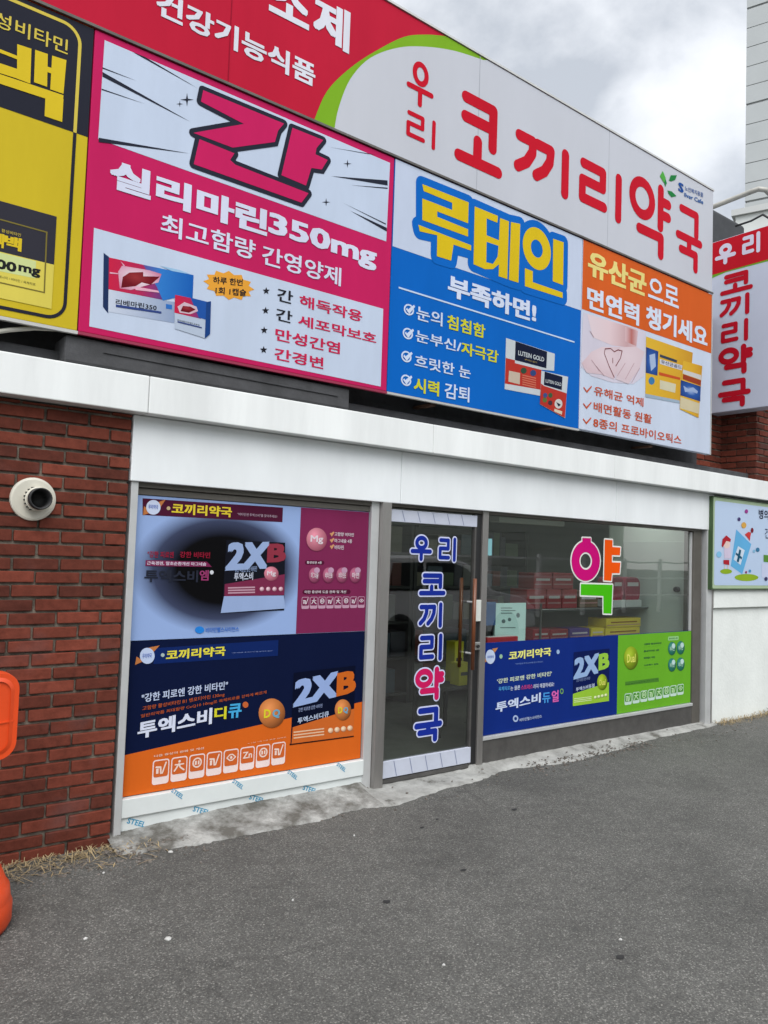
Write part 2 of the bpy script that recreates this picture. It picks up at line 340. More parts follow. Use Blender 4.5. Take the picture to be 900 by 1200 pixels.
# ================================================================== GROUND
def asphalt_mat():
    m = bpy.data.materials.new('asphalt'); m.use_nodes = True; t = m.node_tree; b = t.nodes['Principled BSDF']
    n_, l_ = t.nodes.new, t.links.new
    g = n_('ShaderNodeNewGeometry')
    def noise(sc, det, ro=.6):
        n = n_('ShaderNodeTexNoise'); n.inputs['Scale'].default_value = sc; n.inputs['Detail'].default_value = det; n.inputs['Roughness'].default_value = ro
        l_(g.outputs['Position'], n.inputs['Vector']); return n.outputs['Fac']
    def ramp(fac, stops):
        r = n_('ShaderNodeValToRGB'); el = r.color_ramp.elements
        while len(el) < len(stops): el.new(.5)
        for x, (p, c) in zip(el, stops): x.position = p; x.color = (c[0], c[1], c[2], 1) if isinstance(c, tuple) else (c, c, c, 1)
        l_(fac, r.inputs[0]); return r.outputs[0]
    def mix(a, bb, fac=1, mode='MULTIPLY'):
        x = n_('ShaderNodeMix'); x.data_type = 'RGBA'; x.blend_type = mode
        if isinstance(fac, (int, float)): x.inputs[0].default_value = fac
        else: l_(fac, x.inputs[0])
        for i, q in ((6, a), (7, bb)):
            if isinstance(q, tuple): x.inputs[i].default_value = (*q, 1)
            else: l_(q, x.inputs[i])
        return x.outputs[2]
    v = n_('ShaderNodeTexVoronoi'); v.inputs['Scale'].default_value = 165; l_(g.outputs['Position'], v.inputs['Vector'])
    vs = n_('ShaderNodeSeparateColor'); l_(v.outputs['Color'], vs.inputs[0])
    stone = ramp(vs.outputs[0], [(0, (.068, .067, .063)), (.5, (.098, .097, .092)), (.86, (.135, .133, .125)), (1.0, (.25, .245, .23))])
    gap = ramp(v.outputs['Distance'], [(.3, 1.0), (.8, .7)])
    c = mix(stone, gap)
    c = mix(c, ramp(noise(1.1, 6), [(.26, .66), (.48, 1.0), (.75, 1.2)]))
    c = mix(c, ramp(noise(9, 5), [(.3, .84), (.7, 1.14)]))
    v2 = n_('ShaderNodeTexVoronoi'); v2.inputs['Scale'].default_value = 2.3; l_(g.outputs['Position'], v2.inputs['Vector'])
    c = mix(c, ramp(v2.outputs['Distance'], [(.012, .35), (.035, 1.0)]), .8)
    dist = n_('ShaderNodeTexNoise'); dist.inputs['Scale'].default_value = 3; dist.inputs['Detail'].default_value = 8; l_(g.outputs['Position'], dist.inputs['Vector'])
    va = n_('ShaderNodeVectorMath'); va.operation = 'MULTIPLY_ADD'; va.inputs[1].default_value = (.35, .35, .35)
    l_(dist.outputs['Color'], va.inputs[0]); l_(g.outputs['Position'], va.inputs[2])
    v3 = n_('ShaderNodeTexVoronoi'); v3.feature = 'DISTANCE_TO_EDGE'; v3.inputs['Scale'].default_value = .42; l_(va.outputs[0], v3.inputs['Vector'])
    crack = ramp(v3.outputs['Distance'], [(.0, .25), (.006, 1.0)])
    c = mix(c, crack, ramp(noise(.8, 2), [(.48, 0.0), (.62, .4)]))
    v4 = n_('ShaderNodeTexVoronoi'); v4.inputs['Scale'].default_value = 11; l_(g.outputs['Position'], v4.inputs['Vector'])
    sp = n_('ShaderNodeSeparateColor'); l_(v4.outputs['Color'], sp.inputs[0])
    fl = n_('ShaderNodeMath'); fl.operation = 'MULTIPLY'
    l_(ramp(v4.outputs['Distance'], [(.03, 1.0), (.055, .0)]), fl.inputs[0]); l_(ramp(sp.outputs[1], [(.8, .0), (.84, .7)]), fl.inputs[1])
    c = mix(c, (.42, .41, .39), fl.outputs[0], 'MIX')
    c = mix(c, (1.0, 1.0, .97))
    l_(c, b.inputs['Base Color']); b.inputs['Roughness'].default_value = .86
    bp = n_('ShaderNodeBump'); bp.inputs['Strength'].default_value = .6; bp.inputs['Distance'].default_value = .004
    ad = n_('ShaderNodeMath'); ad.operation = 'ADD'; l_(noise(260, 3), ad.inputs[0]); l_(vs.outputs[0], ad.inputs[1])
    l_(ad.outputs[0], bp.inputs['Height']); l_(bp.outputs[0], b.inputs['Normal'])
    return m
ground = mk('asphalt_road', [(-120, -120, 0), (160, -120, 0), (160, 160, 0), (-120, 160, 0)], [(0, 1, 2, 3)], asphalt_mat())
tag(ground, 'grey worn asphalt lane in front of the pharmacy', None, None, 'structure')

def concrete_mat(p0=.35, p1=.42):
    m = bpy.data.materials.new('old_concrete'); m.use_nodes = True; t = m.node_tree; b = t.nodes['Principled BSDF']
    g = t.nodes.new('ShaderNodeNewGeometry')
    n = t.nodes.new('ShaderNodeTexNoise'); n.inputs['Scale'].default_value = 4.5; n.inputs['Detail'].default_value = 10; n.inputs['Roughness'].default_value = .7
    t.links.new(g.outputs['Position'], n.inputs['Vector'])
    r = t.nodes.new('ShaderNodeValToRGB'); el = r.color_ramp.elements
    el[0].position = p0; el[0].color = (.095, .09, .078, 1); el[1].position = p1; el[1].color = (.24, .24, .225, 1)
    x = el.new(.62); x.color = (.37, .37, .35, 1)
    t.links.new(n.outputs['Fac'], r.inputs[0]); t.links.new(r.outputs[0], b.inputs['Base Color']); b.inputs['Roughness'].default_value = .9
    n2 = t.nodes.new('ShaderNodeTexNoise'); n2.inputs['Scale'].default_value = 38; n2.inputs['Detail'].default_value = 8; t.links.new(g.outputs['Position'], n2.inputs['Vector'])
    bp = t.nodes.new('ShaderNodeBump'); bp.inputs['Strength'].default_value = .6; bp.inputs['Distance'].default_value = .012
    t.links.new(n2.outputs['Fac'], bp.inputs['Height']); t.links.new(bp.outputs[0], b.inputs['Normal'])
    return m
M_CONC = concrete_mat()
def apron():
    edge = [(1.46, -.20), (1.55, -.24), (1.62, -.22), (1.85, -.29), (2.02, -.28), (2.27, -.30), (2.45, -.30), (2.67, -.32), (2.85, -.27), (3.03, -.27), (3.2, -.34),
            (3.45, -.29), (3.7, -.24), (4.0, -.22), (4.18, -.19), (4.35, -.14), (4.5, -.12), (4.75, -.16), (5.0, -.22), (5.2, -.23), (5.5, -.20), (5.9, -.16), (6.3, -.10), (6.8, -.09), (7.3, -.09), (7.62, -.06)]
    fine = []
    for i in range(len(edge)-1):
        for j in range(6):
            q = j/6; fine.append((edge[i][0]*(1-q)+edge[i+1][0]*q, edge[i][1]*(1-q)+edge[i+1][1]*q+random.uniform(-.012, .012)))
    fine.append(edge[-1])
    vs, fs = [], []
    for x, ye in fine:
        hz = .085 if x < 3.2 else (.028 if x < 4.2 else .05)
        if x < 3.2: hz *= .55+.45*min(1, (x-1.40)/.8)
        for q, z in ((0, 0.001), (.04, .012), (.35, hz*.35), (.75, hz*.8), (1, hz)):
            vs.append((x, ye*(1-q)+.06*q, z+random.uniform(-.003, .003)*(q > 0)))
    for i in range(len(fine)-1):
        for j in range(4): fs.append((i*5+j, (i+1)*5+j, (i+1)*5+j+1, i*5+j+1))
    o = mk('concrete_apron', vs, fs, [M_CONC, concrete_mat(.40, .53)], None, True)
    for p_ in o.data.polygons: p_.material_index = 1 if p_.center.x < 3.15 else 0
    tag(o, 'cracked pale concrete strip between storefront and asphalt', None, None, 'structure')
apron()

# ================================================================== PHARMACY BUILDING
B = thing('pharmacy_building', (4.3, 0.5, 0), 'low red brick pharmacy with white fascia, sliding glass door and poster covered windows', 'building')
M_WHITE = mat('white_fascia', (.74, .77, .78), .45, var=.09, vscale=2.6, streak=.3)
M_LEDGE = mat('ledge_white', (.76, .78, .77), .5, var=.13, vscale=3, streak=.14)
M_STEEL = mat('brushed_steel', (.36, .345, .33), .38, .75, var=.25, vscale=5, streak=.15)
M_ALU = mat('light_aluminium', (.56, .57, .57), .4, .35, var=.12, vscale=4)
M_BRONZE = mat('dark_bronze', (.13, .12, .105), .45, .4, var=.15)
M_BLACK = mat('black_rubber', (.012, .012, .013), .5)
M_DPANEL = mat('dark_steel_panel', (.115, .11, .105), .5, .5, var=.3, vscale=6)
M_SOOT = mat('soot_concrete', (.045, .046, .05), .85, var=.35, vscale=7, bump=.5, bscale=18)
M_PAINTW = mat('white_masonry', (.74, .77, .74), .7, var=.1, vscale=2.2, bump=.25, bscale=30)
M_IWALL = mat('interior_wall', (.46, .49, .45), .7)
M_IFLOOR = mat('interior_floor', (.2, .2, .18), .3, var=.15)
XR = 7.56

def brick_mat():
    m = bpy.data.materials.new('red_brick'); m.use_nodes = True; t = m.node_tree; b = t.nodes['Principled BSDF']
    g = t.nodes.new('ShaderNodeNewGeometry'); r = t.nodes.new('ShaderNodeValToRGB'); el = r.color_ramp.elements
    el[0].color = (.088, .026, .018, 1); el[1].color = (.19, .048, .030, 1); x = el.new(.5); x.color = (.138, .036, .023, 1)
    t.links.new(g.outputs['Random Per Island'], r.inputs[0])
    n = t.nodes.new('ShaderNodeTexNoise'); n.inputs['Scale'].default_value = 22; n.inputs['Detail'].default_value = 8; n.inputs['Roughness'].default_value = .7
    t.links.new(g.outputs['Position'], n.inputs['Vector'])
    n2 = t.nodes.new('ShaderNodeTexNoise'); n2.inputs['Scale'].default_value = 2.6; n2.inputs['Detail'].default_value = 6
    t.links.new(g.outputs['Position'], n2.inputs['Vector'])
    mr = t.nodes.new('ShaderNodeMapRange'); mr.inputs[1].default_value = .25; mr.inputs[2].default_value = .75; mr.inputs[3].default_value = .62; mr.inputs[4].default_value = 1.25
    t.links.new(n.outputs['Fac'], mr.inputs[0])
    x1 = t.nodes.new('ShaderNodeMix'); x1.data_type = 'RGBA'; x1.blend_type = 'MULTIPLY'; x1.inputs[0].default_value = 1
    t.links.new(r.outputs[0], x1.inputs[6]); t.links.new(mr.outputs[0], x1.inputs[7])
    r2 = t.nodes.new('ShaderNodeValToRGB'); r2.color_ramp.elements[0].position = .58; r2.color_ramp.elements[0].color = (0, 0, 0, 1); r2.color_ramp.elements[1].position = .74; r2.color_ramp.elements[1].color = (.4, .4, .4, 1)
    t.links.new(n2.outputs['Fac'], r2.inputs[0])
    x2 = t.nodes.new('ShaderNodeMix'); x2.data_type = 'RGBA'; t.links.new(r2.outputs[0], x2.inputs[0]); t.links.new(x1.outputs[2], x2.inputs[6]); x2.inputs[7].default_value = (.11, .075, .075, 1)
    t.links.new(x2.outputs[2], b.inputs['Base Color']); b.inputs['Roughness'].default_value = .85; b.inputs['Specular IOR Level'].default_value = .12
    bp = t.nodes.new('ShaderNodeBump'); bp.inputs['Strength'].default_value = .45; bp.inputs['Distance'].default_value = .006
    t.links.new(n.outputs['Fac'], bp.inputs['Height']); t.links.new(bp.outputs[0], b.inputs['Normal'])
    return m
M_BRICK = brick_mat(); M_MORTAR = mat('dark_mortar', (.20, .175, .14), .95, var=.85, vscale=11, bump=.6, bscale=60)
def bricks(x0, x1, yf, z0, z1, name, parent, ch=.071, bl=.228, gap=.0145):
    mb = MB(); row = 0; z = z0
    while z < z1-.01:
        zt = min(z+ch-gap, z1); x = x1 - (bl*.5 if row % 2 else bl)
        first = True; xr = x1
        while xr > x0+.02:
            xl = max(x0, x)
            g = gap*random.uniform(.6, 1.15)
            dz = random.uniform(-.0022, .0022)
            a = xl+g*.5 if xl > x0 else xl; bb = xr-(0 if first else g*.5)
            if bb-a > .02: mb.box(a, bb, yf+random.uniform(-.003, .004), yf+.07, z+dz, zt+dz+random.uniform(-.0015, .0015), .0016)
            first = False; xr = xl; x = xl-bl+random.uniform(-.004, .004)
        z += ch; row += 1
    return mb.build(name, M_BRICK, parent, bevel=.004, seg=2)
bw = bricks(-1.2, 1.474, -.03, -.005, 2.352, 'brick_wall', B)
MB().box(-1.2, 1.47, -.011, .25, -.02, 2.352).build('mortar', M_MORTAR, bw)

# fascia and ledge
fs_ = MB(); xj = FR(-.035).P(470, 560)[0]
for a, b_ in ((1.483, xj), (xj+.003, 5.9), (5.903, XR)): fs_.box(a, b_, -.035, .1, 1.985, 2.355)
fs_.build('fascia', M_WHITE, B, bevel=.004)
le = MB()
segs = [-1.2, 1.53, 3.62, 5.75, 7.9, 10.5]
for a, b_ in zip(segs[:-1], segs[1:]): le.box(a+.0012, b_-.0012, -.125, .25, 2.358, 2.566)
le.build('ledge', M_LEDGE, B, bevel=.006)
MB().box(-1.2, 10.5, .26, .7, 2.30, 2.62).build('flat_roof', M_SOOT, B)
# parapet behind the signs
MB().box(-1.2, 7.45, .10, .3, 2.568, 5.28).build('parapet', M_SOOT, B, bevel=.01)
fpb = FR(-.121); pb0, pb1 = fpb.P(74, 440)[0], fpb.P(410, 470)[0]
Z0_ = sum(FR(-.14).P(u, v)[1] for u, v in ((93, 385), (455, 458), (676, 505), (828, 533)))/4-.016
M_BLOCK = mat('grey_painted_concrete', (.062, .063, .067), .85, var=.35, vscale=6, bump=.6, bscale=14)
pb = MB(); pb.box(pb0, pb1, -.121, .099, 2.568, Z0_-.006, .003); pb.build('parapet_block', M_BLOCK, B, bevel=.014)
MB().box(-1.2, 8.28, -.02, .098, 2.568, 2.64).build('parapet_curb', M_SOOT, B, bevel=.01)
uw = bricks(7.46, 8.29, .3, 2.57, 4.4, 'upper_brick_wall', B); MB().box(7.46, 8.29, .315, .5, 2.56, 4.4).build('mortar', M_MORTAR, uw)
MB().box(pb0+.2, pb1-.1, -.126, -.11, 2.645, 2.652, .004).build('crack_ridge', M_SOOT, B)
# white wall right of the shop front
MB().box(XR+.004, 10.5, -.006, .2, -.02, 2.352).build('white_wall', M_PAINTW, B)
zb = FR(-.05).P(868, 712)[1]; zt_ = FR(-.05).P(868, 690)[1]
MB().box(XR+.012, 10.5, -.04, -.0065, zb, zt_+.06).build('wall_band', M_PAINTW, B, bevel=.006)
# brick pier and dark upper wall beyond the signs
pier = bricks(8.30, 9.6, -.10, 2.57, 3.85, 'brick_pier', B)
MB().box(8.31, 9.6, -.085, .6, 2.567, 3.85).build('mortar', M_MORTAR, pier)
ret = MB(); zz = 2.57; rw = 0
while zz < 3.8:
    yy = .6
    y0_ = -.10
    while y0_ < .58:
        ln = (.11 if rw % 2 and y0_ < -.05 else .228)
        ret.box(8.288, 8.306, y0_+.004, min(.6, y0_+ln-.006), zz, zz+.058, .0015); y0_ += ln
    zz += .071; rw += 1
ret.build('return_bricks', M_BRICK, pier, bevel=.003)

# ground-floor shop front
FS = FR(0.0)
def X(u, v, y=0): return FR(y).P(u, v)[0]
xa0, xa1 = X(151, 600), X(159.5, 600)
xb0, xbm, xb1 = X(435, 620), X(444.5, 620), X(455, 620)
xd1 = X(563.5, 700); xw0 = X(570, 700)
post = lambda a, b_, m, n='post', y0=-.02, y1=.12: MB().box(a, b_, y0, y1, -.01, 1.986).build(n, m, B, bevel=.003)
post(xa0, xa1, M_ALU); post(xb0, xbm-.002, M_ALU, y0=0.0); post(xbm, xb1, M_STEEL, y0=-.035)
post(xd1, xw0, M_STEEL, y0=-.005)
xr0, xr1 = X(824.5, 730), X(832.5, 730); xs0 = X(810, 730, .03)
post(xr0, xr0+.10, M_ALU, y0=-.03); post(xr0+.103, XR, M_STEEL, y0=-.036)
post(xr0-.03, xr0-.003, M_BLACK, y0=.03); post(xs0, xr0-.032, M_BRONZE, y0=.012)
head = MB(); head.box(xa1, xb0, .004, .13, 1.955, 1.99); head.box(xa1, xb0, .02, .13, 1.915, 1.953)
head.build('head_rail', M_BRONZE, B, bevel=.003)
head = MB(); head.box(xb1, xr0-.06, .006, .13, 1.962, 1.99); head.build('head_rail', M_BRONZE, B, bevel=.003)

# left window
z_l1 = FS.P(280, 915)[1]
win1 = MB().box(xa1, xb0, .045, .055, .22, 1.955).build('window', glass('shop_glass'), B)
zA = FR(0).P(139.5, 937)[1]; zB = FR(-.01).P(138, 960.5)[1]; zC = FR(0).P(138, 975)[1]
M_SILLW = mat('film_white_sill', (.66, .70, .69), .35, var=.08, vscale=3)
sill = MB(); sill.box(xa1, xb0, -.012, .12, zB, zA-.002); sl_ = sill.build('window_sill', M_SILLW, win1, bevel=.004)
MB().box(xa1, xb0, .004, .12, zC-.005, zB-.002).build('sill_board', M_SILLW, win1, bevel=.003)
MB().box(xa1, xb0, .02, .2, -.02, zC-.006).build('sill_plinth', M_CONC, B)
S = Sheet(win1, FR(-.012)); SB = Sheet(win1, FR(.004))
cy = mat('film_print_cyan', seen(40, 150, 195), .4)
for (u, v, sh) in ((208, 930, S), (279, 919, S), (343, 908, S), (400, 899, S), (160, 964, SB), (236, 950, SB), (301, 936, SB), (363, 925, SB)):
    a, b_ = sh.f.P(u, v); k = .034 if sh is S else .043
    ang = R(-38) if sh is S else R(-22)
    me = sh.text_in('STEEL', a-k*1.3, b_-k*.35, a+k*1.3, b_+k*.35, cy, 1, .03, 0, 'film_lettering')
    c_ = sh.f.W(a, b_, 0)-LOC[win1.name]
    for vv in me.data.vertices:
        dx, dz = vv.co.x-c_.x, vv.co.z-c_.z
        vv.co.x = c_.x+dx*math.cos(ang)-dz*math.sin(ang); vv.co.z = c_.z+dx*math.sin(ang)+dz*math.cos(ang)

# right window
zS0 = FR(.03).P(690, 842.5)[1]
win2 = MB().box(xw0, xs0-.002, .045, .055, zS0, 1.962).build('window', glass('shop_glass'), B)
MB().box(xw0, xs0-.002, .0, .12, zS0-.028, zS0).build('window_sill', M_ALU, win2, bevel=.003)
MB().box(xw0, xs0-.002, .012, .12, .03, zS0-.03).build('sill_panel', M_DPANEL, win2, bevel=.003)
MB().box(X(807.5, 700, .04), X(809.3, 700, .04), .03, .044, zS0, 1.95).build('window_bead', M_ALU, win2)
MB().box(xw0, xr0-.06, -.02, .2, -.02, .028).build('plinth', M_CONC, B)

# sliding door
FD = FR(.03)
door = MB().box(xb1+.004, X(556, 700, .03), .03, .04, .06, 1.955).build('glass_door', glass('door_glass', (.86, .9, .88)), B)
MB().box(X(555.5, 700, .02), X(563.5, 700, .02)-.004, .012, .06, .05, 1.955).build('door_stile', M_BLACK, door, bevel=.003)
MB().box(X(553.5, 700, .02), X(555.5, 700, .02)-.001, .012, .05, .05, 1.955).build('door_edge', M_DPANEL, door)
M_FILM = mat('protective_film', seen(196, 203, 222), .3, var=.08, vscale=8); M_FSEAM = mat('film_seam', seen(120, 130, 165), .4)
zt0, zt1 = FD.P(500, 600)[1], FD.P(500, 614)[1]; zb0, zb1 = FD.P(500, 883)[1], FD.P(500, 902)[1]
dx0, dx1 = xb1+.006, X(554.5, 700, .03)
for za, zb_, n in ((zt1, zt0, 'top_rail'), (zb1, zb0, 'bottom_rail')):
    tr_ = MB().box(dx0, dx1, .008, .029, za, zb_).build(n, M_FILM, door, bevel=.003)
    q = MB()
    for i in range(1, 6):
        x = dx0+(dx1-dx0)*i/6; q.add([(x, .0068, za+.006), (x+.006, .0068, za+.006), (x-.022, .0068, zb_-.004), (x-.028, .0068, zb_-.004)], [(0, 1, 2, 3)])
    q.build('film_seam', M_FSEAM, tr_)
MB().box(dx0, X(553, 700, .02), .006, .06, .03, zb1-.006).build('door_threshold', M_DPANEL, B)
# pull handle, lock
hx = X(552.5, 730, -.02); hz0, hz1 = FR(-.04).P(551, 785)[1], FR(-.04).P(553, 678)[1]
M_WOOD = mat('varnished_wood', (.17, .052, .018), .3, var=.3, vscale=9, streak=.1)
MB().tube([(hx, -.045, hz0), (hx, -.045, hz1)], .015, 16).build('pull_handle', M_WOOD, door, True)
hb = MB()
for z in (hz0+.12, hz1-.18): hb.tube([(hx, -.045, z), (hx, .03, z)], .008, 10)
hb.build('handle_bracket', M_ALU, door)
MB().tube([(hx, .10, hz0), (hx, .10, hz1)], .013, 16).build('pull_handle_reflection', M_WOOD, door, True)  # solid bar standing in for the pull handle's reflection in the glass
lx0, lx1 = X(555.5, 720, 0), X(562.5, 720, 0)
MB().box(lx0, lx1, -.012, .011, FR(0).P(559, 728)[1], FR(0).P(559, 703)[1]).build('lock_plate', mat('lock_white', (.6, .62, .58), .4), door, bevel=.003)
lz = FR(0).P(558, 757)[1]
MB().box(lx0, lx1, -.014, .011, lz-.03, lz+.03).build('lock_case', mat('lock_steel', (.5, .5, .48), .3, .8), door, bevel=.004)
MB().lathe([(0, .028), (.013, .028), (.013, .012)], ((lx0+lx1)/2, 0, lz), 'Y', 16).build('lock_cylinder', M_BLACK, door)
# door lettering
DC = C(420, 580, 3.4286); SD = Sheet(door, FR(.03))
d_blue = pr(28, 48, 150); d_pink = pr(200, 30, 95); d_wh = pr(205, 212, 245)
for ch, pts_, m in (('우', ((203, 240), (298, 240), (250, 157), (252, 272)), d_blue), ('리', ((315, 230), (395, 220), (385, 165), (382, 275)), d_blue),
                    ('코', ((237, 395), (353, 390), (285, 308), (290, 410)), d_blue), ('끼', ((237, 470), (340, 470), (325, 425), (322, 540)), d_blue),
                    ('리', ((237, 600), (340, 600), (325, 550), (322, 672)), d_blue), ('약', ((222, 735), (348, 715), (310, 683), (310, 830)), d_pink),
                    ('국', ((218, 930), (340, 905), (290, 845), (297, 998)), d_blue)):
    SD.glyph(ch, *DC(*pts_), m, 4, .165, d_wh, .0105, .0115, parent=door)
# big medicine sign on the right window
WC = C(550, 590, 3); SW = Sheet(win2, FR(.045)); wwh = pr(228, 232, 230)
ci = lambda cx, cy_, rx, ry, n=36: [(cx+rx*math.cos(2*math.pi*i/n), cy_+ry*math.sin(2*math.pi*i/n)) for i in range(n)]
mag, orr, grn = pr(200, 15, 120), pr(240, 88, 15), pr(72, 188, 20)
SW.disc('lettering', WC((408, 202))[0], 50/3, 70/3, mag, 4, hole=.44, parent=win2)
SW.disc('lettering_outline', WC((408, 202))[0], 54/3, 75/3, wwh, 2, hole=.33, parent=win2)
SW.poly('lettering', WC((396, 121), (426, 122), (426, 150), (396, 150)), mag, 4.4, parent=win2); SW.poly('lettering_outline', WC((396, 121), (426, 122), (426, 140), (396, 140)), wwh, 2.3, parent=win2, grow=.012)
ya = WC((475, 127), (502, 129), (502, 153), (530, 155), (528, 182), (500, 181), (500, 207), (530, 208), (527, 245), (500, 245), (498, 272), (472, 270))
SW.poly('lettering', ya, orr, 4, parent=win2); SW.poly('lettering_outline', ya, wwh, 2.6, parent=win2, grow=.014)
gi = WC((391, 283), (502, 286), (498, 387), (470, 386), (470, 325), (390, 322))
SW.poly('lettering', gi, grn, 4, parent=win2); SW.poly('lettering_outline', gi, wwh, 3, parent=win2, grow=.014)
SW.rect('sticker', (569.5, 631), (576, 651), pr(135, 190, 200), 2, parent=win2)

# rooms behind the glass
def lamp_mat():
    m = mat('lit_diffuser', (.8, .8, .78), .5); b = m.node_tree.nodes['Principled BSDF']; b.inputs['Emission Color'].default_value = (.93, 1, .94, 1); b.inputs['Emission Strength'].default_value = 4.5; return m
ro = MB(); ro.box(1.5, 8.6, .14, 4.2, -.02, .03); ro.build('room_floor', M_IFLOOR, B)
MB().box(1.5, 8.6, .14, 4.2, 2.25, 2.29).build('ceiling', mat('interior_ceiling', (.62, .63, .6), .8), B)
iw = MB(); iw.box(1.5, 8.6, 4.2, 4.3, .03, 2.25); iw.box(1.5, 1.6, .14, 4.2, .03, 2.25); iw.box(7.42, 8.6, 1.05, 1.15, .03, 2.25); iw.box(7.42, 7.5, .14, 1.05, .03, 2.25); iw.box(8.5, 8.6, 1.15, 4.2, .03, 2.25)
iw.box(1.6, 3.1, .14, .2, .03, 1.955)
iw.build('interior_wall', M_IWALL, B)
MB().box(7.405, 7.419, .20, .95, .05, 1.86).build('interior_door', mat('interior_door_paint', (.42, .45, .42), .5), B, bevel=.003)
kn = FR(.35).P(797, 723)
MB().lathe([(.0, .05), (.025, .045), (.03, .03), (.012, .012), (.03, .0)], (0, 0, 0), 'Y', 16).build('door_knob', M_BLACK, B)
bpy.data.objects['door_knob'].location = Vector((7.40, .27, 1.36))-LOC[B.name]; bpy.data.objects['door_knob'].rotation_euler = (0, 0, R(-90))
bpy.data.objects['door_knob'].data.transform(Matrix.Translation(LOC[B.name]))
MB().box(4.75, 5.6, .30, .42, 1.93, 1.975).build('blind_roller', mat('blind_white', (.6, .58, .52), .6), B, bevel=.006)
MB().box(6.2, 7.3, .5, .68, 2.19, 2.245).build('ceiling_fixture', lamp_mat(), B, bevel=.006)

# ================================================================== SIGNS
YS = -.14
FG = FR(YS)
Z0, Z1, Z2 = 2.72, 4.335, 5.39
z0s = [FG.P(u, v)[1] for u, v in ((93, 385), (455, 458), (676, 505), (828, 533))]; z1s = [FG.P(u, v)[1] for u, v in ((43, 0), (300, 112), (460, 183), (600, 245), (833, 342))]
z2s = [FG.P(u, v)[1] for u, v in ((447, 0), (600, 86.5), (837, 223))]
Z0, Z1, Z2 = (sum(q)/len(q) for q in (z0s, z1s, z2s))
XE = FG.P(834.5, 342)[0]; XP = FG.P(101, 210)[0]; XBL = FG.P(458, 320)[0]; XO = FG.P(680.5, 395)[0]
M_TRIM = mat('sign_trim', (.50, .50, .48), .4, .3, var=.1)
def signbox(name, x0, x1, za, zb_, face, label, gap=.003, yb=-.085):
    t = thing(name, ((x0+x1)/2, YS, za), label, 'sign')
    MB().box(x0+gap, x1-gap, YS, yb, za+gap, zb_-gap).build('panel', face, t, bevel=.004)
    return t
# -- long shop-name band along the top
band = signbox('shop_name_sign', -1.2, XE, Z1+.008, Z2, pr(186, 30, 58), 'long red and white shop name sign with green swoosh, topmost above the shop front')
S = Sheet(band, FG); K1, K2, K3 = C(0, 0, 3), C(300, 0, 3), C(600, 0, 3)
wh = mat('sign_white_band', seen(186, 190, 202), .4, var=.05, vscale=1.6, streak=.3)
b2, t2 = Z1+.013, Z2-.006
def clampz(ps): return [(a, min(max(b_, b2), t2)) for a, b_ in ps]
gp = S.pts(K2((205, 420), (250, 320), (330, 240), (420, 180), (520, 130), (600, 122), (665, 127)))
wp = S.pts(K2((275, 455), (290, 380), (330, 280), (400, 205), (500, 168), (600, 165), (700, 180), (800, 212)))
gp = smooth(gp); wp = smooth(wp)
gp[0] = (gp[0][0], b2); wp[0] = (wp[0][0], b2)
from bisect import bisect
S.flat('green_swoosh', [[(gp[0][0], b2)]+gp[1:]+[(gp[-1][0]+.03, t2), (wp[-1][0]+.6, t2), (wp[-1][0]+.6, b2)]], pr(122, 170, 40), 1)
S.flat('white_field', [[wp[0]]+wp[1:-1]+[wp[-1], (wp[-1][0]+.04, t2), (XE-.006, t2), (XE-.006, b2)]], wh, 2)
wl = pr(215, 218, 232)
S.text('소', K2((50, -95))[0], K2((185, 110))[0], wl, 3, .05); S.text('제', K2((205, -25))[0], K2((326, 192))[0], wl, 3, .05)
S.text('건강기능식품', (184, -14), K2((206, 310))[0], wl, 3, .045)
rd = pr(190, 20, 42)
for ch, q in (('코', ((532, 178), (588, 202), (541, 104), (580, 208))), ('끼', ((601.5, 197), (665.5, 230), (607, 146), (660, 233))), ('리', ((677, 227), (727.5, 257), (723, 203), (722, 261))),
              ('약', ((737, 227), (786, 247), (775, 217), (772, 304))), ('국', ((791.5, 277), (822.5, 287), (797, 238.5), (813, 320))),
              ('우', ((476, 100), (507.5, 118), (492, 72.5), (492, 126))), ('리', ((475, 153), (509.5, 170), (503, 139), (504, 174.5)))):
    S.glyph(ch, *q, rd, 4, .135 if ch in '우' or q[0][0] < 500 else {'코': .17, '끼': .17, '리': .17, '약': .135, '국': .145}[ch])
KL = C(750, 190, 9)
lg, dg = pr(80, 165, 70), pr(30, 120, 60)
S.poly('leaf_emblem', KL((235, 95), (265, 165), (270, 240), (245, 215), (205, 150)), lg, 5); S.poly('leaf_emblem', KL((300, 195), (320, 140), (385, 140), (365, 190), (325, 205)), dg, 5)
S.poly('leaf_emblem', KL((285, 300), (330, 310), (380, 360), (330, 372), (300, 340)), dg, 5); S.poly('leaf_emblem', KL((265, 180), (278, 225), (262, 262), (250, 215)), dg, 5.4)
S.text('S', KL((400, 205))[0], KL((455, 335))[0], pr(30, 75, 150), 5, .05)
S.text('노인복지용품', KL((470, 250))[0], KL((662, 375))[0], pr(80, 105, 160), 5, .02, rise=KL((470, 300), (662, 375))); S.text('ilver Cafe', KL((462, 318))[0], KL((662, 448))[0], pr(50, 95, 160), 5, .03, rise=KL((462, 365), (662, 448)))
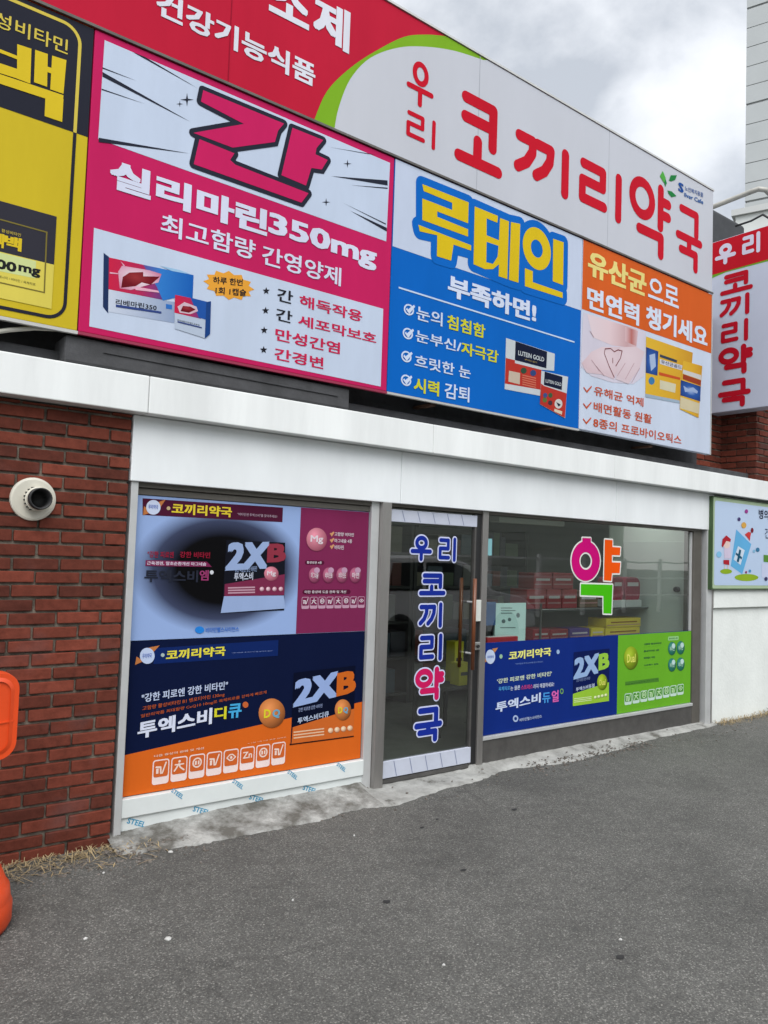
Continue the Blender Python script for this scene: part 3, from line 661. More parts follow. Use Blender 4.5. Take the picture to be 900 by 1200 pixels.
# panel joints and drips on the band
sm = pr(160, 164, 176)
for x in (3.95, 5.55): S.flat('panel_joint', [[(x, b2), (x+.006, b2), (x+.006, t2), (x, t2)]], sm, 2.4)
S.flat('panel_joint', [[(1.9, b2), (1.906, b2), (1.906, t2), (1.9, t2)]], pr(150, 22, 48), 2.4)
MB().box(-1.2, XE+.004, YS-.012, YS-.0005, Z1-.008, Z1+.007).build('lower_trim', mat('dark_trim', (.10, .09, .08), .6, var=.4, vscale=5), band)
MB().box(-1.2, XE+.004, YS-.01, YS+.05, Z2-.002, Z2+.014).build('upper_trim', M_TRIM, band)

# -- yellow sign
ye = pr(200, 178, 44)
ys_ = signbox('yellow_sign', -1.2, XP, Z0, Z1-.01, ye, 'yellow and black vitamin sign with rounded frame line, leftmost under the red band')
S = Sheet(ys_, FG); K6 = C(0, 0, 6); K7 = C(0, 200, 5.458)
dk = pr(40, 42, 54)
zbd = S.f.P(60, 146)[1]
S.flat('dark_field', [[(-1.19, zbd), (XP-.004, zbd), (XP-.004, Z1-.016), (-1.19, Z1-.016)]], dk, 1)
xl = S.f.P(92, 80)[0]; zt = S.f.P(30, 7)[1]; zl = S.f.P(50, 370)[1]
def frame_line(zlo, zhi, mt, top):
    r = .09; arc = [(xl-r+r*math.cos(R(a)), (zhi-r+r*math.sin(R(a))) if top else (zlo+r-r*math.sin(R(a)))) for a in range(0, 91, 9)]
    pth = ([(xl, zlo)] if top else [(xl, zhi)])+arc+[(-1.1, zhi if top else zlo)]
    S.flat('frame_line', stroke_polys(pth, .017, False), mt, 2)
yl = pr(205, 186, 80)
frame_line(zbd, zt, yl, True); frame_line(zl, zbd, dk, False)
S.text('성비타민', (-6, 12), (79, 65), yl, 3, .015)
yb = pr(212, 186, 44)
S.polys('lettering', [K6((-95, 215), (-20, 242), (-20, 520), (-95, 492)), K6((120, 312), (220, 345), (212, 590), (118, 555)), K6((-20, 340), (120, 395), (120, 420), (-20, 365)), K6((-20, 440), (120, 487), (120, 555), (-20, 510)),
     K6((246, 352), (335, 382), (330, 612), (238, 580)), K6((365, 393), (466, 425), (445, 662), (352, 630)), K6((330, 470), (370, 482), (368, 522), (330, 508)),
     K6((-95, 492), (445, 672), (440, 735), (-95, 560)), K6((318, 680), (445, 700), (436, 860), (312, 818))], yb, 3)
S.polys('product_print', [K7((-120, 160), (362, 295), (345, 603), (-120, 490))], pr(52, 52, 62), 2)
S.poly('product_print', K7((-120, 490), (345, 603), (328, 885), (-120, 790)), pr(214, 200, 90), 2.5)
S.poly('product_print', K7((-120, 497), (230, 580), (225, 690), (-120, 620)), pr(200, 212, 150), 2.9)
S.line('product_print', K7((-120, 280), (298, 395), (282, 780), (-120, 690)), .007, pr(120, 110, 55), 3.2)
S.text('벡', K7((-45, 390))[0], K7((22, 500))[0], yb, 3.3, .06); S.text('백', K7((28, 408))[0], K7((135, 522))[0], yb, 3.3, .06)
S.text('500', K7((-90, 545))[0], K7((103, 655))[0], pr(36, 38, 40), 3.4, .05); S.text('mg', K7((118, 600))[0], K7((255, 692))[0], pr(36, 38, 40), 3.4, .05)
S.text('활성비타민', K7((10, 372))[0], K7((132, 425))[0], yl, 3.3, .0)
S.text('에너지 / 비타민 / 육체피로', K7((-10, 668))[0], K7((225, 738))[0], pr(70, 70, 45), 3.4, .0)
MB().box(-1.2, XP, YS-.006, YS+.02, Z0-.016, Z0+.001).build('lower_trim', M_TRIM, ys_)

# -- pink sign
pk = pr(192, 34, 94)
ps_ = signbox('pink_sign', XP, XBL, Z0, Z1-.01, pk, 'pink liver supplement sign with large outlined Korean letter and medicine boxes')
S = Sheet(ps_, FG); K5 = C(300, 330, 3); K8 = C(100, 260, 5.625); KG = C(200, 90, 4.5)
pw = pr(192, 206, 230); ink = pr(40, 44, 58)
S.poly('white_field', [(122.5, 47), (457, 191), (452.5, 283), (115, 163)], pw, 1)
S.poly('white_field', [(110, 267), (449, 362), (446, 453), (104.5, 382.5)], pw, 1)
for p_ in ([[(155, 61), (170, 67), (232, 104)], [(120, 84.5), (120, 90), (223, 143)], [(115.5, 161.5), (115.5, 166.5), (222, 180)], [(120, 79), (120, 80.5), (160, 95)], [(119, 104), (119, 105.5), (170, 122)],
     [(454, 211.5), (454, 217.5), (388, 206.5)], [(453, 267), (453, 271.5), (410, 247)], [(441, 181.5), (430, 180.5), (383, 172)], [(454, 220), (454, 221.5), (410, 217)], [(452, 262), (452, 263.5), (402, 238)]]): S.poly('speed_line', p_, ink, 2)
def star4(c, r): return [(c[0]+(r if i % 2 == 0 else r*.2)*math.cos(math.pi*i/4), c[1]+(r if i % 2 == 0 else r*.2)*math.sin(math.pi*i/4)) for i in range(8)]
for c_, r_ in (((219, 117), 8), ((210.5, 122), 4), ((407, 192), 5), ((382, 237), 5)): S.poly('sparkle', star4(c_, r_), ink, 2)
big = [KG((170, 72), (596, 248), (565, 285), (548, 345), (325, 375), (118, 297), (384, 250), (158, 132)),
       KG((150, 330), (335, 405), (312, 440), (340, 465), (725, 615), (688, 665), (120, 462)),
       KG((640, 270), (802, 335), (767, 378), (762, 410), (826, 440), (795, 490), (740, 482), (712, 575), (582, 520))]
S.polys('lettering_outline', big, ink, 3, .026); S.polys('lettering', big, pr(196, 34, 96), 4)
sw = pr(208, 214, 238)
S.text('실리마린', (129.5, 185), (312.5, 278), sw, 3, .065); S.text('350mg', (315, 247.5), (440.5, 319), sw, 3, .05)
S.text('최고함량', (189, 249), (298.5, 306), sw, 3, .025); S.text('간영양제', (307.5, 286.5), (399, 336), sw, 3, .025)
st = []
for i in range(24):
    a = 2*math.pi*i/24; k = 1 if i % 2 == 0 else .8; st.append((268+30*k*math.cos(a), 334.5+(17*math.sin(a))*k+5*math.cos(a)*k))
S.poly('starburst', st, pr(226, 160, 60), 2)
bk = pr(35, 36, 44)
S.text('하루 한번', (249.5, 324), (284, 335.5), bk, 3, .03, rise=((250, 334), (284, 337))); S.text('1회 1캡슐', (252.5, 336), (288, 347.5), bk, 3, .03, rise=((252, 346), (288, 349)))
def star5(c, r): return [(c[0]+(r if i % 2 == 0 else r*.42)*math.sin(math.pi*i/5), c[1]-(r if i % 2 == 0 else r*.42)*math.cos(math.pi*i/5)) for i in range(10)]
S.polys('bullet_star', [star5(c, 4.4) for c in ((311.7, 341), (311, 364), (309.3, 387), (308.7, 410))], bk, 3)
cr = pr(196, 38, 82)
S.text('간', (325, 337), (342.7, 357), bk, 3, .025); S.text('해독작용', (351, 345), (424, 378), cr, 3, .03)
S.text('간', (323.5, 360.5), (342, 379.5), bk, 3, .025); S.text('세포막보호', (349.5, 368.5), (440.5, 403.5), cr, 3, .03)
S.text('만성간염', (322.7, 384), (397.8, 415.5), cr, 3, .03); S.text('간경변', (321.7, 407), (378.5, 433), cr, 3, .03)
# medicine boxes printed on it
p_red, p_blue, p_liv = grad('across', [(0, (196, 34, 70)), (.55, (178, 40, 84)), (1, (90, 60, 130))]), grad('across', [(0, (90, 80, 150)), (.35, (48, 120, 200)), (1, (24, 92, 178))]), grad('radial', [(0, (150, 50, 56)), (.4, (112, 22, 34)), (.9, (84, 12, 24))])
S.poly('product_print', K8((120, 205), (155, 232), (150, 605), (115, 560)), pr(34, 52, 92), 2)
S.poly('product_print', K8((152, 445), (590, 530), (585, 668), (150, 592)), grad('across', [(0, (196, 206, 226)), (1, (140, 158, 192))]), 2)
S.poly('product_print', K8((155, 235), (420, 292), (510, 515), (152, 445)), p_red, 2.4); S.poly('product_print', K8((380, 284), (712, 352), (706, 502), (595, 500), (510, 520), (470, 430)), p_blue, 2.8)
S.poly('product_print', K8((215, 330), (240, 290), (420, 320), (500, 345), (480, 400), (400, 420), (300, 450), (225, 440)), grad('radial', [(.1, (226, 214, 226)), (.5, (206, 150, 178)), (.8, (190, 70, 110))], (.45, .55)), 3.2)
S.poly('product_print', K8((235, 435), (245, 365), (290, 335), (380, 332), (380, 360), (490, 362), (430, 415), (370, 400), (330, 425)), p_liv, 3.6)
for p_ in (K8((160, 332), (215, 340), (215, 346), (160, 342)), K8((230, 260), (260, 290), (250, 292)), K8((320, 425), (480, 455), (485, 468), (330, 450))): S.poly('product_print', p_, pr(225, 170, 195), 3.6)
S.poly('product_print', K8((490, 290), (620, 318), (700, 348), (570, 325)), pr(150, 190, 225), 3.2)
S.text('리베마린350', K8((200, 508))[0], K8((468, 586))[0], pr(30, 32, 44), 3.2, .02, rise=K8((200, 546), (470, 586))); S.poly('product_print', K8((200, 545), (500, 592), (500, 606), (200, 562)), pr(52, 70, 130), 3.2)
S.poly('product_print', K8((530, 542), (570, 548), (570, 578), (530, 572)), pr(50, 110, 190), 3)
S.poly('product_print', K8((585, 590), (790, 640), (785, 768), (590, 705)), pr(178, 192, 214), 3.8); S.poly('product_print', K8((590, 482), (700, 505), (760, 640), (585, 600)), p_red, 4.2)
S.poly('product_print', K8((690, 500), (800, 528), (790, 645), (745, 632)), pr(36, 84, 165), 4.6); S.poly('product_print', K8((795, 530), (826, 524), (820, 740), (785, 770)), pr(30, 66, 130), 5)
S.poly('product_print', K8((605, 560), (650, 530), (730, 560), (740, 590), (690, 610), (620, 600)), pr(205, 180, 195), 5); S.poly('product_print', K8((625, 590), (640, 555), (690, 560), (725, 580), (680, 600)), p_liv, 5.4)
S.text('리베마린350', K8((605, 640))[0], K8((750, 690))[0], pr(40, 44, 60), 5, .01, rise=K8((605, 656), (750, 690))); S.poly('product_print', K8((605, 655), (765, 695), (765, 703), (605, 664)), pr(52, 70, 130), 5.4)
MB().box(XP, XBL, YS-.006, YS+.02, Z0-.014, Z0+.001).build('lower_trim', mat('pink_trim', seen(150, 30, 70), .5), ps_)

# -- blue sign
bl = pr(10, 98, 190)
bs = signbox('blue_sign', XBL, XO, Z0, Z1-.01, bl, 'blue and white eye supplement sign with yellow Korean title and check list')
S = Sheet(bs, FG); K9 = C(470, 200, 4.286, 4.283); KB = C(580, 380, 9)
zq = (S.f.P(459, 288)[1]+S.f.P(678, 363)[1])/2
S.flat('white_field', [[(XBL+.006, zq), (XO-.006, zq), (XO-.006, Z1-.016), (XBL+.006, Z1-.016)]], pr(190, 202, 226), 1)
yt = pr(212, 184, 30)
ru = K9((105, 68), (338, 160), (335, 265), (180, 205), (180, 232), (335, 295), (335, 332), (105, 248), (105, 140), (255, 198), (255, 162), (112, 103))
oo = K9((85, 272), (350, 375), (350, 402), (262, 372), (250, 452), (178, 430), (180, 325), (92, 305))
te = K9((368, 180), (485, 228), (482, 262), (428, 240), (428, 325), (490, 350), (495, 238), (540, 255), (532, 545), (488, 530), (490, 470), (460, 495), (420, 495), (362, 470))
e2 = K9((550, 258), (597, 268), (588, 563), (540, 548)); i1 = K9((762, 342), (815, 360), (812, 575), (760, 555)); n1_ = K9((620, 490), (660, 505), (660, 560), (810, 612), (810, 640), (620, 580))
og = K9((680, 392))[0]; ogp = [(og[0]+17*math.cos(q)+0, og[1]+24.5*math.sin(q)+6*math.cos(q)) for q in [2*math.pi*i/32 for i in range(32)]]
S.polys('title_backing', [ru[:2]+[ru[2]]+[ru[6]]+[ru[7]], oo, K9((368, 180), (540, 255), (532, 545), (362, 470)), e2, i1, n1_, ogp, K9((300, 200), (420, 240), (400, 420), (260, 380)), K9((600, 470), (790, 540), (790, 600), (600, 560))], pr(12, 100, 192), 2, .058)
for g_ in ([ru, oo], [te, e2], [i1, n1_]): S.polys('lettering', g_, yt, 3.4)
S.poly('lettering', K9((428, 358), (487, 378), (483, 432), (460, 468), (426, 460)), bl, 3.9)
S.disc('lettering', og, 16.5, 24.5, yt, 3.4, hole=.42, skew=.36)
S.text('부족하면!', (525, 321), (627.8, 379), pr(205, 216, 240), 3, .06)
S.line('rule', [(467, 337), (673, 401)], .012, pr(190, 210, 238), 2)
lw = pr(198, 212, 238); ly = pr(200, 200, 50)
for cx, cy_ in ((479, 363), (477.7, 391), (476, 418), (475.7, 445.7)):
    S.disc('check_mark', (cx, cy_), 6, 6.6, lw, 2, hole=.72, skew=.2, n=24); S.line('check_mark', [(cx-3, cy_-1.5), (cx-.5, cy_+2.5), (cx+6.5, cy_-4.5)], .016, lw, 3)
S.text('눈의', (488, 358), (518, 383), lw, 3, .025); S.text('침침함', (524, 368), (568, 397), ly, 3, .035)
S.text('눈부신/', (487, 386), (540, 413.5), lw, 3, .025); S.text('자극감', (540.5, 400), (583.5, 426), ly, 3, .035)
S.text('흐릿한 눈', (486, 415), (551, 444.5), lw, 3, .025)
S.text('시력', (485, 441.5), (514, 465), ly, 3, .04); S.text('감퇴', (521, 448), (549.5, 472), lw, 3, .025)
g_w = pr(190, 198, 206); nvy = pr(22, 28, 52); rdd = pr(176, 52, 44)
S.poly('product_print', KB((115, 145), (630, 312), (622, 492), (490, 480), (475, 755), (100, 685)), g_w, 2)
S.poly('product_print', KB((215, 180), (548, 290), (540, 465), (208, 378)), nvy, 2.5); S.poly('product_print', KB((112, 355), (208, 380), (208, 410), (490, 482), (478, 690), (103, 625)), rdd, 2.5)
S.text('LUTEIN GOLD', KB((243, 275))[0], KB((515, 398))[0], g_w, 3.2, .03); S.text('루테인골드', KB((310, 362))[0], KB((445, 415))[0], pr(170, 150, 90), 3.2, 0)
S.poly('product_print', KB((145, 490), (262, 515), (258, 635), (138, 605)), pr(190, 175, 160), 3.2)
S.polys('product_print', [ci(580+300/9, 380+490/9, 3.6, 3.6, 16)], pr(50, 75, 60), 3.2); S.polys('product_print', [ci(580+400/9, 380+515/9, 3.6, 3.6, 16)], pr(50, 70, 120), 3.2)
S.polys('product_print', [KB((285, 530+i*24), (430, 565+i*24), (430, 577+i*24), (285, 542+i*24)) for i in range(5)], pr(196, 110, 90), 3.2)
S.poly('product_print', KB((485, 490), (768, 555), (752, 735), (735, 992), (472, 845)), g_w, 4); S.poly('product_print', KB((520, 500), (708, 555), (700, 695), (512, 640)), nvy, 4.5)
S.poly('product_print', KB((482, 625), (512, 650), (700, 712), (752, 730), (732, 988), (470, 842)), rdd, 4.5); S.text('LUTEIN GOLD', KB((530, 578))[0], KB((695, 655))[0], g_w, 5, .02)
for (x, y), c_ in (((525, 750), (60, 80, 130)), ((520, 800), (90, 110, 60)), ((580, 750), (60, 90, 60)), ((578, 830), (70, 50, 60))):
    S.polys('product_print', [ci(580+x/9, 380+y/9, 2.6, 2.9, 14)], pr(*c_), 5)
S.polys('product_print', [ci(580+665/9, 380+840/9, 4.6, 5.6, 20)], pr(196, 196, 196), 5); S.poly('product_print', KB((640, 820), (690, 850), (665, 870)), nvy, 5.5)
S.poly('product_print', KB((622, 890), (705, 920), (700, 955), (620, 920)), pr(205, 190, 170), 5)
MB().box(XBL, XO, YS-.006, YS+.02, Z0-.014, Z0+.001).build('lower_trim', M_TRIM, bs)

# -- orange sign
os_ = signbox('orange_sign', XO, XE, Z0, Z1-.01, pr(196, 208, 230), 'orange and white probiotics sign with belly picture, rightmost in the lower row')
S = Sheet(os_, FG); KO = C(670, 350, 5.294, 5.295)
zq = (S.f.P(681, 363.5)[1]+S.f.P(831, 412)[1])/2
S.flat('orange_field', [[(XO+.006, zq), (XE-.006, zq), (XE-.006, Z1-.016), (XO+.006, Z1-.016)]], pr(204, 92, 36), 1)
cw = pr(206, 216, 236); cyl = pr(222, 208, 130)
S.text('유산균', (689, 291.5), (757, 349), cyl, 3, .055); S.text('으로', (759.5, 323), (795, 362), cw, 3, .03)
S.text('면연력', (688, 334.5), (748.5, 382.5), cw, 3, .05); S.text('챙기세요', (757, 356.5), (828.5, 408.5), cw, 3, .05)
sk = grad('across', [(0, (214, 200, 210)), (.45, (216, 194, 202)), (.8, (192, 158, 164)), (1, (206, 180, 188))]); sk2 = grad('radial', [(0, (216, 200, 210)), (.6, (204, 182, 192)), (1, (202, 196, 212))], (.5, .6)); sk3 = pr(178, 146, 156)
S.poly('belly_print', KO((70, 85), (420, 190), (460, 210), (450, 480), (380, 530), (250, 520), (120, 480), (55, 420)), pr(204, 200, 218), 1.5)
S.poly('belly_print', KO((95, 95), (400, 190), (400, 300), (330, 300), (250, 290), (130, 240)), sk, 2)
S.poly('belly_print', KO((330, 175), (410, 200), (400, 295), (330, 265)), grad('across', [(0, (208, 180, 188)), (.5, (176, 104, 100)), (1, (204, 176, 184))]), 2.4)
S.poly('belly_print', KO((185, 300), (300, 300), (330, 330), (260, 500), (180, 470), (90, 460), (60, 400), (120, 330)), sk2, 2.8)
S.poly('belly_print', KO((300, 300), (400, 300), (450, 330), (420, 430), (350, 530), (270, 500)), grad('radial', [(0, (214, 198, 208)), (.6, (206, 188, 198)), (1, (202, 196, 212))], (.4, .7)), 3.2)
S.line('belly_print', KO((262, 490), (230, 420), (200, 340), (205, 312), (240, 310), (262, 330), (285, 318), (310, 325), (300, 370), (270, 420)), .008, pr(112, 40, 48), 3.8)
for q in (((330, 400), (280, 480)), ((385, 400), (330, 500)), ((420, 430), (370, 520)), ((150, 420), (200, 480)), ((110, 200), (135, 240)), ((120, 380), (170, 450))): S.line('belly_print', KO(*q), .006, sk3, 3.8)
S.line('belly_print', KO((252, 368), (252, 402)), .008, pr(120, 50, 55), 4.2)
yb2 = grad('across', [(0, (212, 172, 50)), (.6, (206, 160, 44)), (1, (190, 140, 40))]); bb = grad('radial', [(0, (150, 176, 220)), (.28, (40, 84, 160)), (.8, (16, 36, 96))], (.5, .5))
S.poly('product_print', KO((460, 235), (750, 335), (745, 400), (690, 395), (670, 650), (455, 605)), yb2, 2)
S.poly('product_print', KO((460, 300), (536, 328), (530, 478), (458, 460)), bb, 2.6); S.poly('product_print', KO((480, 350), (515, 340), (520, 420), (490, 450)), pr(160, 180, 215), 3)
S.poly('product_print', KO((545, 345), (652, 382), (650, 398), (545, 362)), pr(50, 62, 84), 2.6); S.poly('product_print', KO((545, 375), (685, 415), (680, 445), (545, 405)), pr(196, 200, 214), 2.6)
S.poly('product_print', KO((540, 455), (672, 490), (670, 505), (540, 475)), pr(190, 80, 40), 2.6); S.poly('product_print', KO((545, 505), (645, 530), (640, 585), (545, 560)), pr(200, 196, 170), 2.6)
S.poly('product_print', KO((455, 590), (668, 632), (668, 650), (455, 610)), pr(150, 170, 190), 2.6); S.polys('product_print', [ci(670+494/5.294, 350+510/5.295, 3.6, 4.6, 18)], pr(60, 120, 170), 2.6)
S.text('유산균골드', KO((552, 378))[0], KO((680, 440))[0], pr(60, 60, 90), 3, .02)
S.poly('product_print', KO((690, 385), (808, 418), (800, 530), (785, 740), (668, 685)), yb2, 3.4); S.poly('product_print', KO((675, 505), (798, 545), (795, 638), (672, 600)), bb, 4)
S.poly('product_print', KO((688, 440), (800, 475), (800, 505), (686, 465)), pr(196, 196, 200), 4); S.poly('product_print', KO((688, 468), (800, 508), (798, 540), (686, 500)), pr(150, 60, 36), 4)
S.poly('product_print', KO((672, 610), (790, 650), (785, 715), (670, 680)), pr(200, 190, 160), 4)
S.polys('product_print', [KO((690, 540), (720, 560), (750, 550), (780, 575), (775, 590), (740, 575), (700, 580))], pr(150, 170, 210), 4.5)
oc = pr(196, 82, 44)
for (a, b_), t_, tl, br in (((90, 560), '유해균 억제', (137, 540), (443, 672)), ((88, 660), '배면활동 원활', (135, 637), (495, 778)), ((87, 755), '8종의 프로바이오틱스', (133, 735), (678, 907))):
    S.line('check_mark', KO((a-18, b_-10), (a+2, b_+18), (a+32, b_-16)), .012, oc, 3); S.text(t_, KO(tl)[0], KO(br)[0], oc, 3, .02)
MB().box(XE-.002, XE+.010, YS-.004, YS+.055, Z0, Z1-.01).build('side_trim', M_TRIM, os_)

# -- projecting side sign
XSIDE = 8.02
FP = Frame((XSIDE, 0, 0), (0, -1, 0), (-1, 0, 0))
ya_, zt_s = FP.P(826, 288); yb_ = FP.P(930, 300)[0]; zbs = FP.P(865, 480.5)[1]
zt_s = FP.P(868, 274)[1]; zrd = FP.P(868, 313)[1]
ss = thing('projecting_sign', (XSIDE, -(ya_+yb_)/2, zbs), 'white and red blade sign with vertical red Korean lettering on the brick pier', 'sign')
MB().box(XSIDE, XSIDE+.2, -yb_, -ya_, zbs, zt_s).build('panel', mat('blade_sign_white', seen(196, 204, 226), .4, var=.05, vscale=2), ss, bevel=.006)
S = Sheet(ss, FP)
S.flat('red_field', [[(ya_+.005, zrd), (yb_-.005, zrd), (yb_-.005, zt_s-.006), (ya_+.005, zt_s-.006)]], pr(190, 28, 44), 1.6)
S.flat('green_swoosh', [[(ya_+.005, zrd-.10), (ya_+.10, zrd-.035), (ya_+.25, zrd-.012), (yb_-.15, zrd-.02), (yb_-.005, zrd-.06), (yb_-.005, zrd), (ya_+.005, zrd)]], pr(110, 165, 50), 1)
for ch, q in (('우', ((838, 304), (862.6, 298.7), (852, 285), (851, 309.5))), ('리', ((869.5, 292), (891, 283), (888, 271.5), (888, 296)))): S.glyph(ch, *q, pr(214, 210, 232), 3, .19)
for ch, q in (('코', ((844, 344), (882.5, 333.5), (873, 316.5), (848, 346.5))), ('끼', ((843.5, 354), (878.5, 350), (874, 343), (874, 368.5))), ('리', ((844.5, 386), (877, 384), (873, 373), (873, 399.5))),
              ('약', ((842, 417), (882.5, 411), (873, 402.5), (873, 437.5))), ('국', ((841.5, 462.6), (880, 457), (870, 442.5), (869, 476.5)))): S.glyph(ch, *q, pr(188, 24, 44), 3, .17)
ex = MB(); ex.tube([(XSIDE+.1, -ya_-.1, zbs+.4), (8.4, -.05, zbs+.4)], .03, 10); ex.build('bracket', M_STEEL, ss)
# stay pipe above it
def pt_yz(u, v, x): f = Frame((x, 0, 0), (0, -1, 0), (-1, 0, 0)); a, b_ = f.P(u, v); return Vector((x, -a, b_))
xp = 8.15
q0, q1, q2 = pt_yz(834, 243, xp), pt_yz(878, 225.5, xp), pt_yz(889, 221.5, xp)
pipe = MB().tube([q0+Vector((0, .6, 0)), q0, q1, q2, q2+Vector((.06, -.05, -.01)), q2+Vector((.25, -.07, -.07)), q2+Vector((1.0, -.07, -.40))], .028, 12).build('stay_pipe', mat('pipe_paint', (.42, .41, .37), .5, .2, var=.2), None, True)
tag(pipe, 'bent pale metal pipe above the projecting sign against the sky', 'pipe')

# -- light box sign on the white wall at right
ltl = FR(-.075).P(835.5, 581); lbl = FR(-.075).P(835.5, 691)
xg0, zg1, zg0 = ltl[0], ltl[1], lbl[1]
gs = thing('wall_sign', (xg0+.8, -.13, zg0), 'pale blue wall sign in green frame showing children and medicine pack', 'sign')
FQ = FR(-.075)
MB().box(xg0, xg0+1.7, -.075, -.008, zg0, zg1).build('panel', mat('green_frame', seen(72, 96, 66), .5, 0, spec=.2), gs, bevel=.004)
S = Sheet(gs, FQ); KZ = C(830, 570, 9.23)
S.flat('frame_bead', [rrect(xg0+.01, zg0+.012, xg0+1.69, zg1-.012, .02)], pr(168, 190, 160), 1)
S.flat('picture_field', [rrect(xg0+.035, zg0+.045, xg0+1.66, zg1-.045, .03)], mat('picture_blue', seen(178, 200, 232), .35), 2)
S.poly('medicine_pack', KZ((300, 465), (462, 625), (365, 950), (240, 860)), pr(96, 170, 220), 3); S.poly('medicine_pack', KZ((318, 645), (390, 690), (345, 850), (270, 790)), pr(200, 216, 235), 4)
S.polys('medicine_pack', [KZ((330, 680), (352, 690), (325, 822), (302, 812)), KZ((290, 735), (298, 715), (362, 768), (354, 790))], pr(24, 84, 112), 5)
S.polys('lawn_print', [ci(830+190/9.23, 570+920/9.23, 7, 3, 20), ci(830+410/9.23, 570+985/9.23, 14, 4.2, 20)], pr(140, 172, 40), 3)
S.polys('child_print', [KZ((165, 640), (235, 620), (240, 780), (170, 780))], pr(206, 196, 222), 4); S.polys('child_print', [ci(830+195/9.23, 570+625/9.23, 4, 5, 16)], pr(224, 200, 196), 4.4)
S.polys('child_print', [KZ((140, 640), (150, 570), (190, 530), (240, 570), (235, 600), (190, 590), (150, 660)), KZ((160, 795), (222, 795), (222, 850), (160, 840))], pr(172, 36, 50), 5); S.polys('child_print', [KZ((170, 850), (180, 850), (180, 890), (170, 890)), KZ((205, 850), (214, 850), (214, 890), (205, 890))], pr(226, 200, 190), 4.4)
S.polys('child_print', [KZ((390, 520), (430, 490), (460, 500), (445, 590), (425, 560))], pr(196, 60, 60), 4); S.polys('child_print', [ci(830+470/9.23, 570+475/9.23, 1.7, 3, 12)], pr(120, 30, 44), 5)
for (x, y), c_, r in (((408, 270), (150, 60, 140), 2), ((328, 355), (70, 60, 110), 1.9), ((380, 420), (206, 160, 80), 3), ((530, 685), (60, 120, 160), 2.2), ((490, 700), (130, 180, 215), 1.6), ((445, 915), (70, 140, 190), 1.5), ((405, 928), (130, 40, 90), 1.2), ((620, 1000), (60, 60, 100), 2), ((112, 735), (130, 190, 230), 3)):
    S.polys('pill_print', [ci(830+x/9.23, 570+y/9.23, r, r*1.2, 14)], pr(*c_), 5)
S.text('병의원', KZ((542, 245))[0], (907, 610), pr(30, 34, 60), 4, .03); S.text('건강', KZ((608, 450))[0], (908, 632), pr(50, 56, 90), 4, .01)
S.poly('notice_print', KZ((595, 740), (700, 748), (700, 828), (595, 815)), pr(90, 140, 60), 4); S.poly('notice_print', KZ((575, 830), (700, 838), (700, 1010), (575, 985)), pr(196, 206, 236), 3.5)

# ================================================================== POSTERS
YPO = .026; FPO = FR(YPO)
def poster(name, x0, x1, za, zb_, m, label, y=YPO):
    t = thing(name, ((x0+x1)/2, y, za), label, 'poster'); MB().box(x0, x1, y, y+.012, za, zb_).build('backing', m, t); return t
zj = (FPO.P(149, 752)[1]+FPO.P(428, 739.5)[1])/2; ztp = 1.912
navy = pr(14, 24, 58); mar = pr(124, 42, 84)
def oval_mat():     # printed artwork: lavender ground with a soft-edged black oval
    m = bpy.data.materials.new('oval_print'); m.use_nodes = True; t = m.node_tree; b = t.nodes['Principled BSDF']
    cx, cz = FPO.P(262, 668); g = t.nodes.new('ShaderNodeNewGeometry'); mp = t.nodes.new('ShaderNodeMapping'); mp.vector_type = 'TEXTURE'
    mp.inputs['Location'].default_value = (cx, YPO, cz); mp.inputs['Scale'].default_value = (.57, 1, .385)
    t.links.new(g.outputs['Position'], mp.inputs[0]); gr = t.nodes.new('ShaderNodeVectorMath'); gr.operation = 'LENGTH'; t.links.new(mp.outputs[0], gr.inputs[0])
    r = t.nodes.new('ShaderNodeValToRGB'); el = r.color_ramp.elements
    el[0].position = .52; el[0].color = (*seen(9, 9, 12), 1); el[1].position = 1.0; el[1].color = (*seen(146, 172, 222), 1); x = el.new(.77); x.color = (*seen(60, 68, 96), 1)
    t.links.new(gr.outputs['Value'], r.inputs[0]); t.links.new(r.outputs[0], b.inputs['Base Color']); b.inputs['Roughness'].default_value = .45; b.inputs['Specular IOR Level'].default_value = .08; return m
p1 = poster('window_poster', xa1+.004, xb0-.004, zj+.002, ztp, oval_mat(), 'lavender and maroon vitamin poster with black oval, upper half of the left window')
S = Sheet(p1, FPO); Za = C(140, 570, 5.625, 5.622); Zb_ = C(250, 580, 4.737, 4.735); L1 = C(120, 560, 2.8125, 2.8136)
xm = FPO.P(350, 660)[0]
S.flat('maroon_field', [[(xm, zj+.004), (xb0-.005, zj+.004), (xb0-.005, ztp-.002), (xm, ztp-.002)]], mar, 1)
S.poly('name_banner', Za((152, 78), (790, 118), (788, 192), (780, 228), (148, 188))[:1]+L1((595, 98), (593, 146), (132, 122)), pr(76, 26, 52), 1)
S.polys('rosette', [Za((155, 190), (160, 130), (215, 170)), Za((240, 110), (305, 85), (260, 150))], pr(190, 120, 70), 2); S.disc('rosette', Za((222, 138))[0], 8.4, 8.6, pr(200, 212, 240), 3)
S.text('우리약국', Za((190, 118))[0], Za((252, 152))[0], pr(70, 100, 190), 4, .02)
yel = pr(222, 200, 60)
S.disc('dot', Za((322, 144))[0], 2.2, 2.2, pr(190, 170, 130), 3); S.text('코끼리약국', Za((345, 108))[0], Za((738, 205))[0], yel, 3, .05); S.text('"비타민엔 투엑스비"를 찾아주세요!', Zb_((133, 98))[0], Zb_((352, 128))[0], pr(190, 170, 190), 3, 0)
S.text('"강한 피로엔', Za((185, 425))[0], Za((355, 472))[0], pr(150, 30, 56), 3, .02); S.text('강한 비타민', Za((398, 428))[0], Za((595, 474))[0], pr(150, 30, 56), 3, .02)
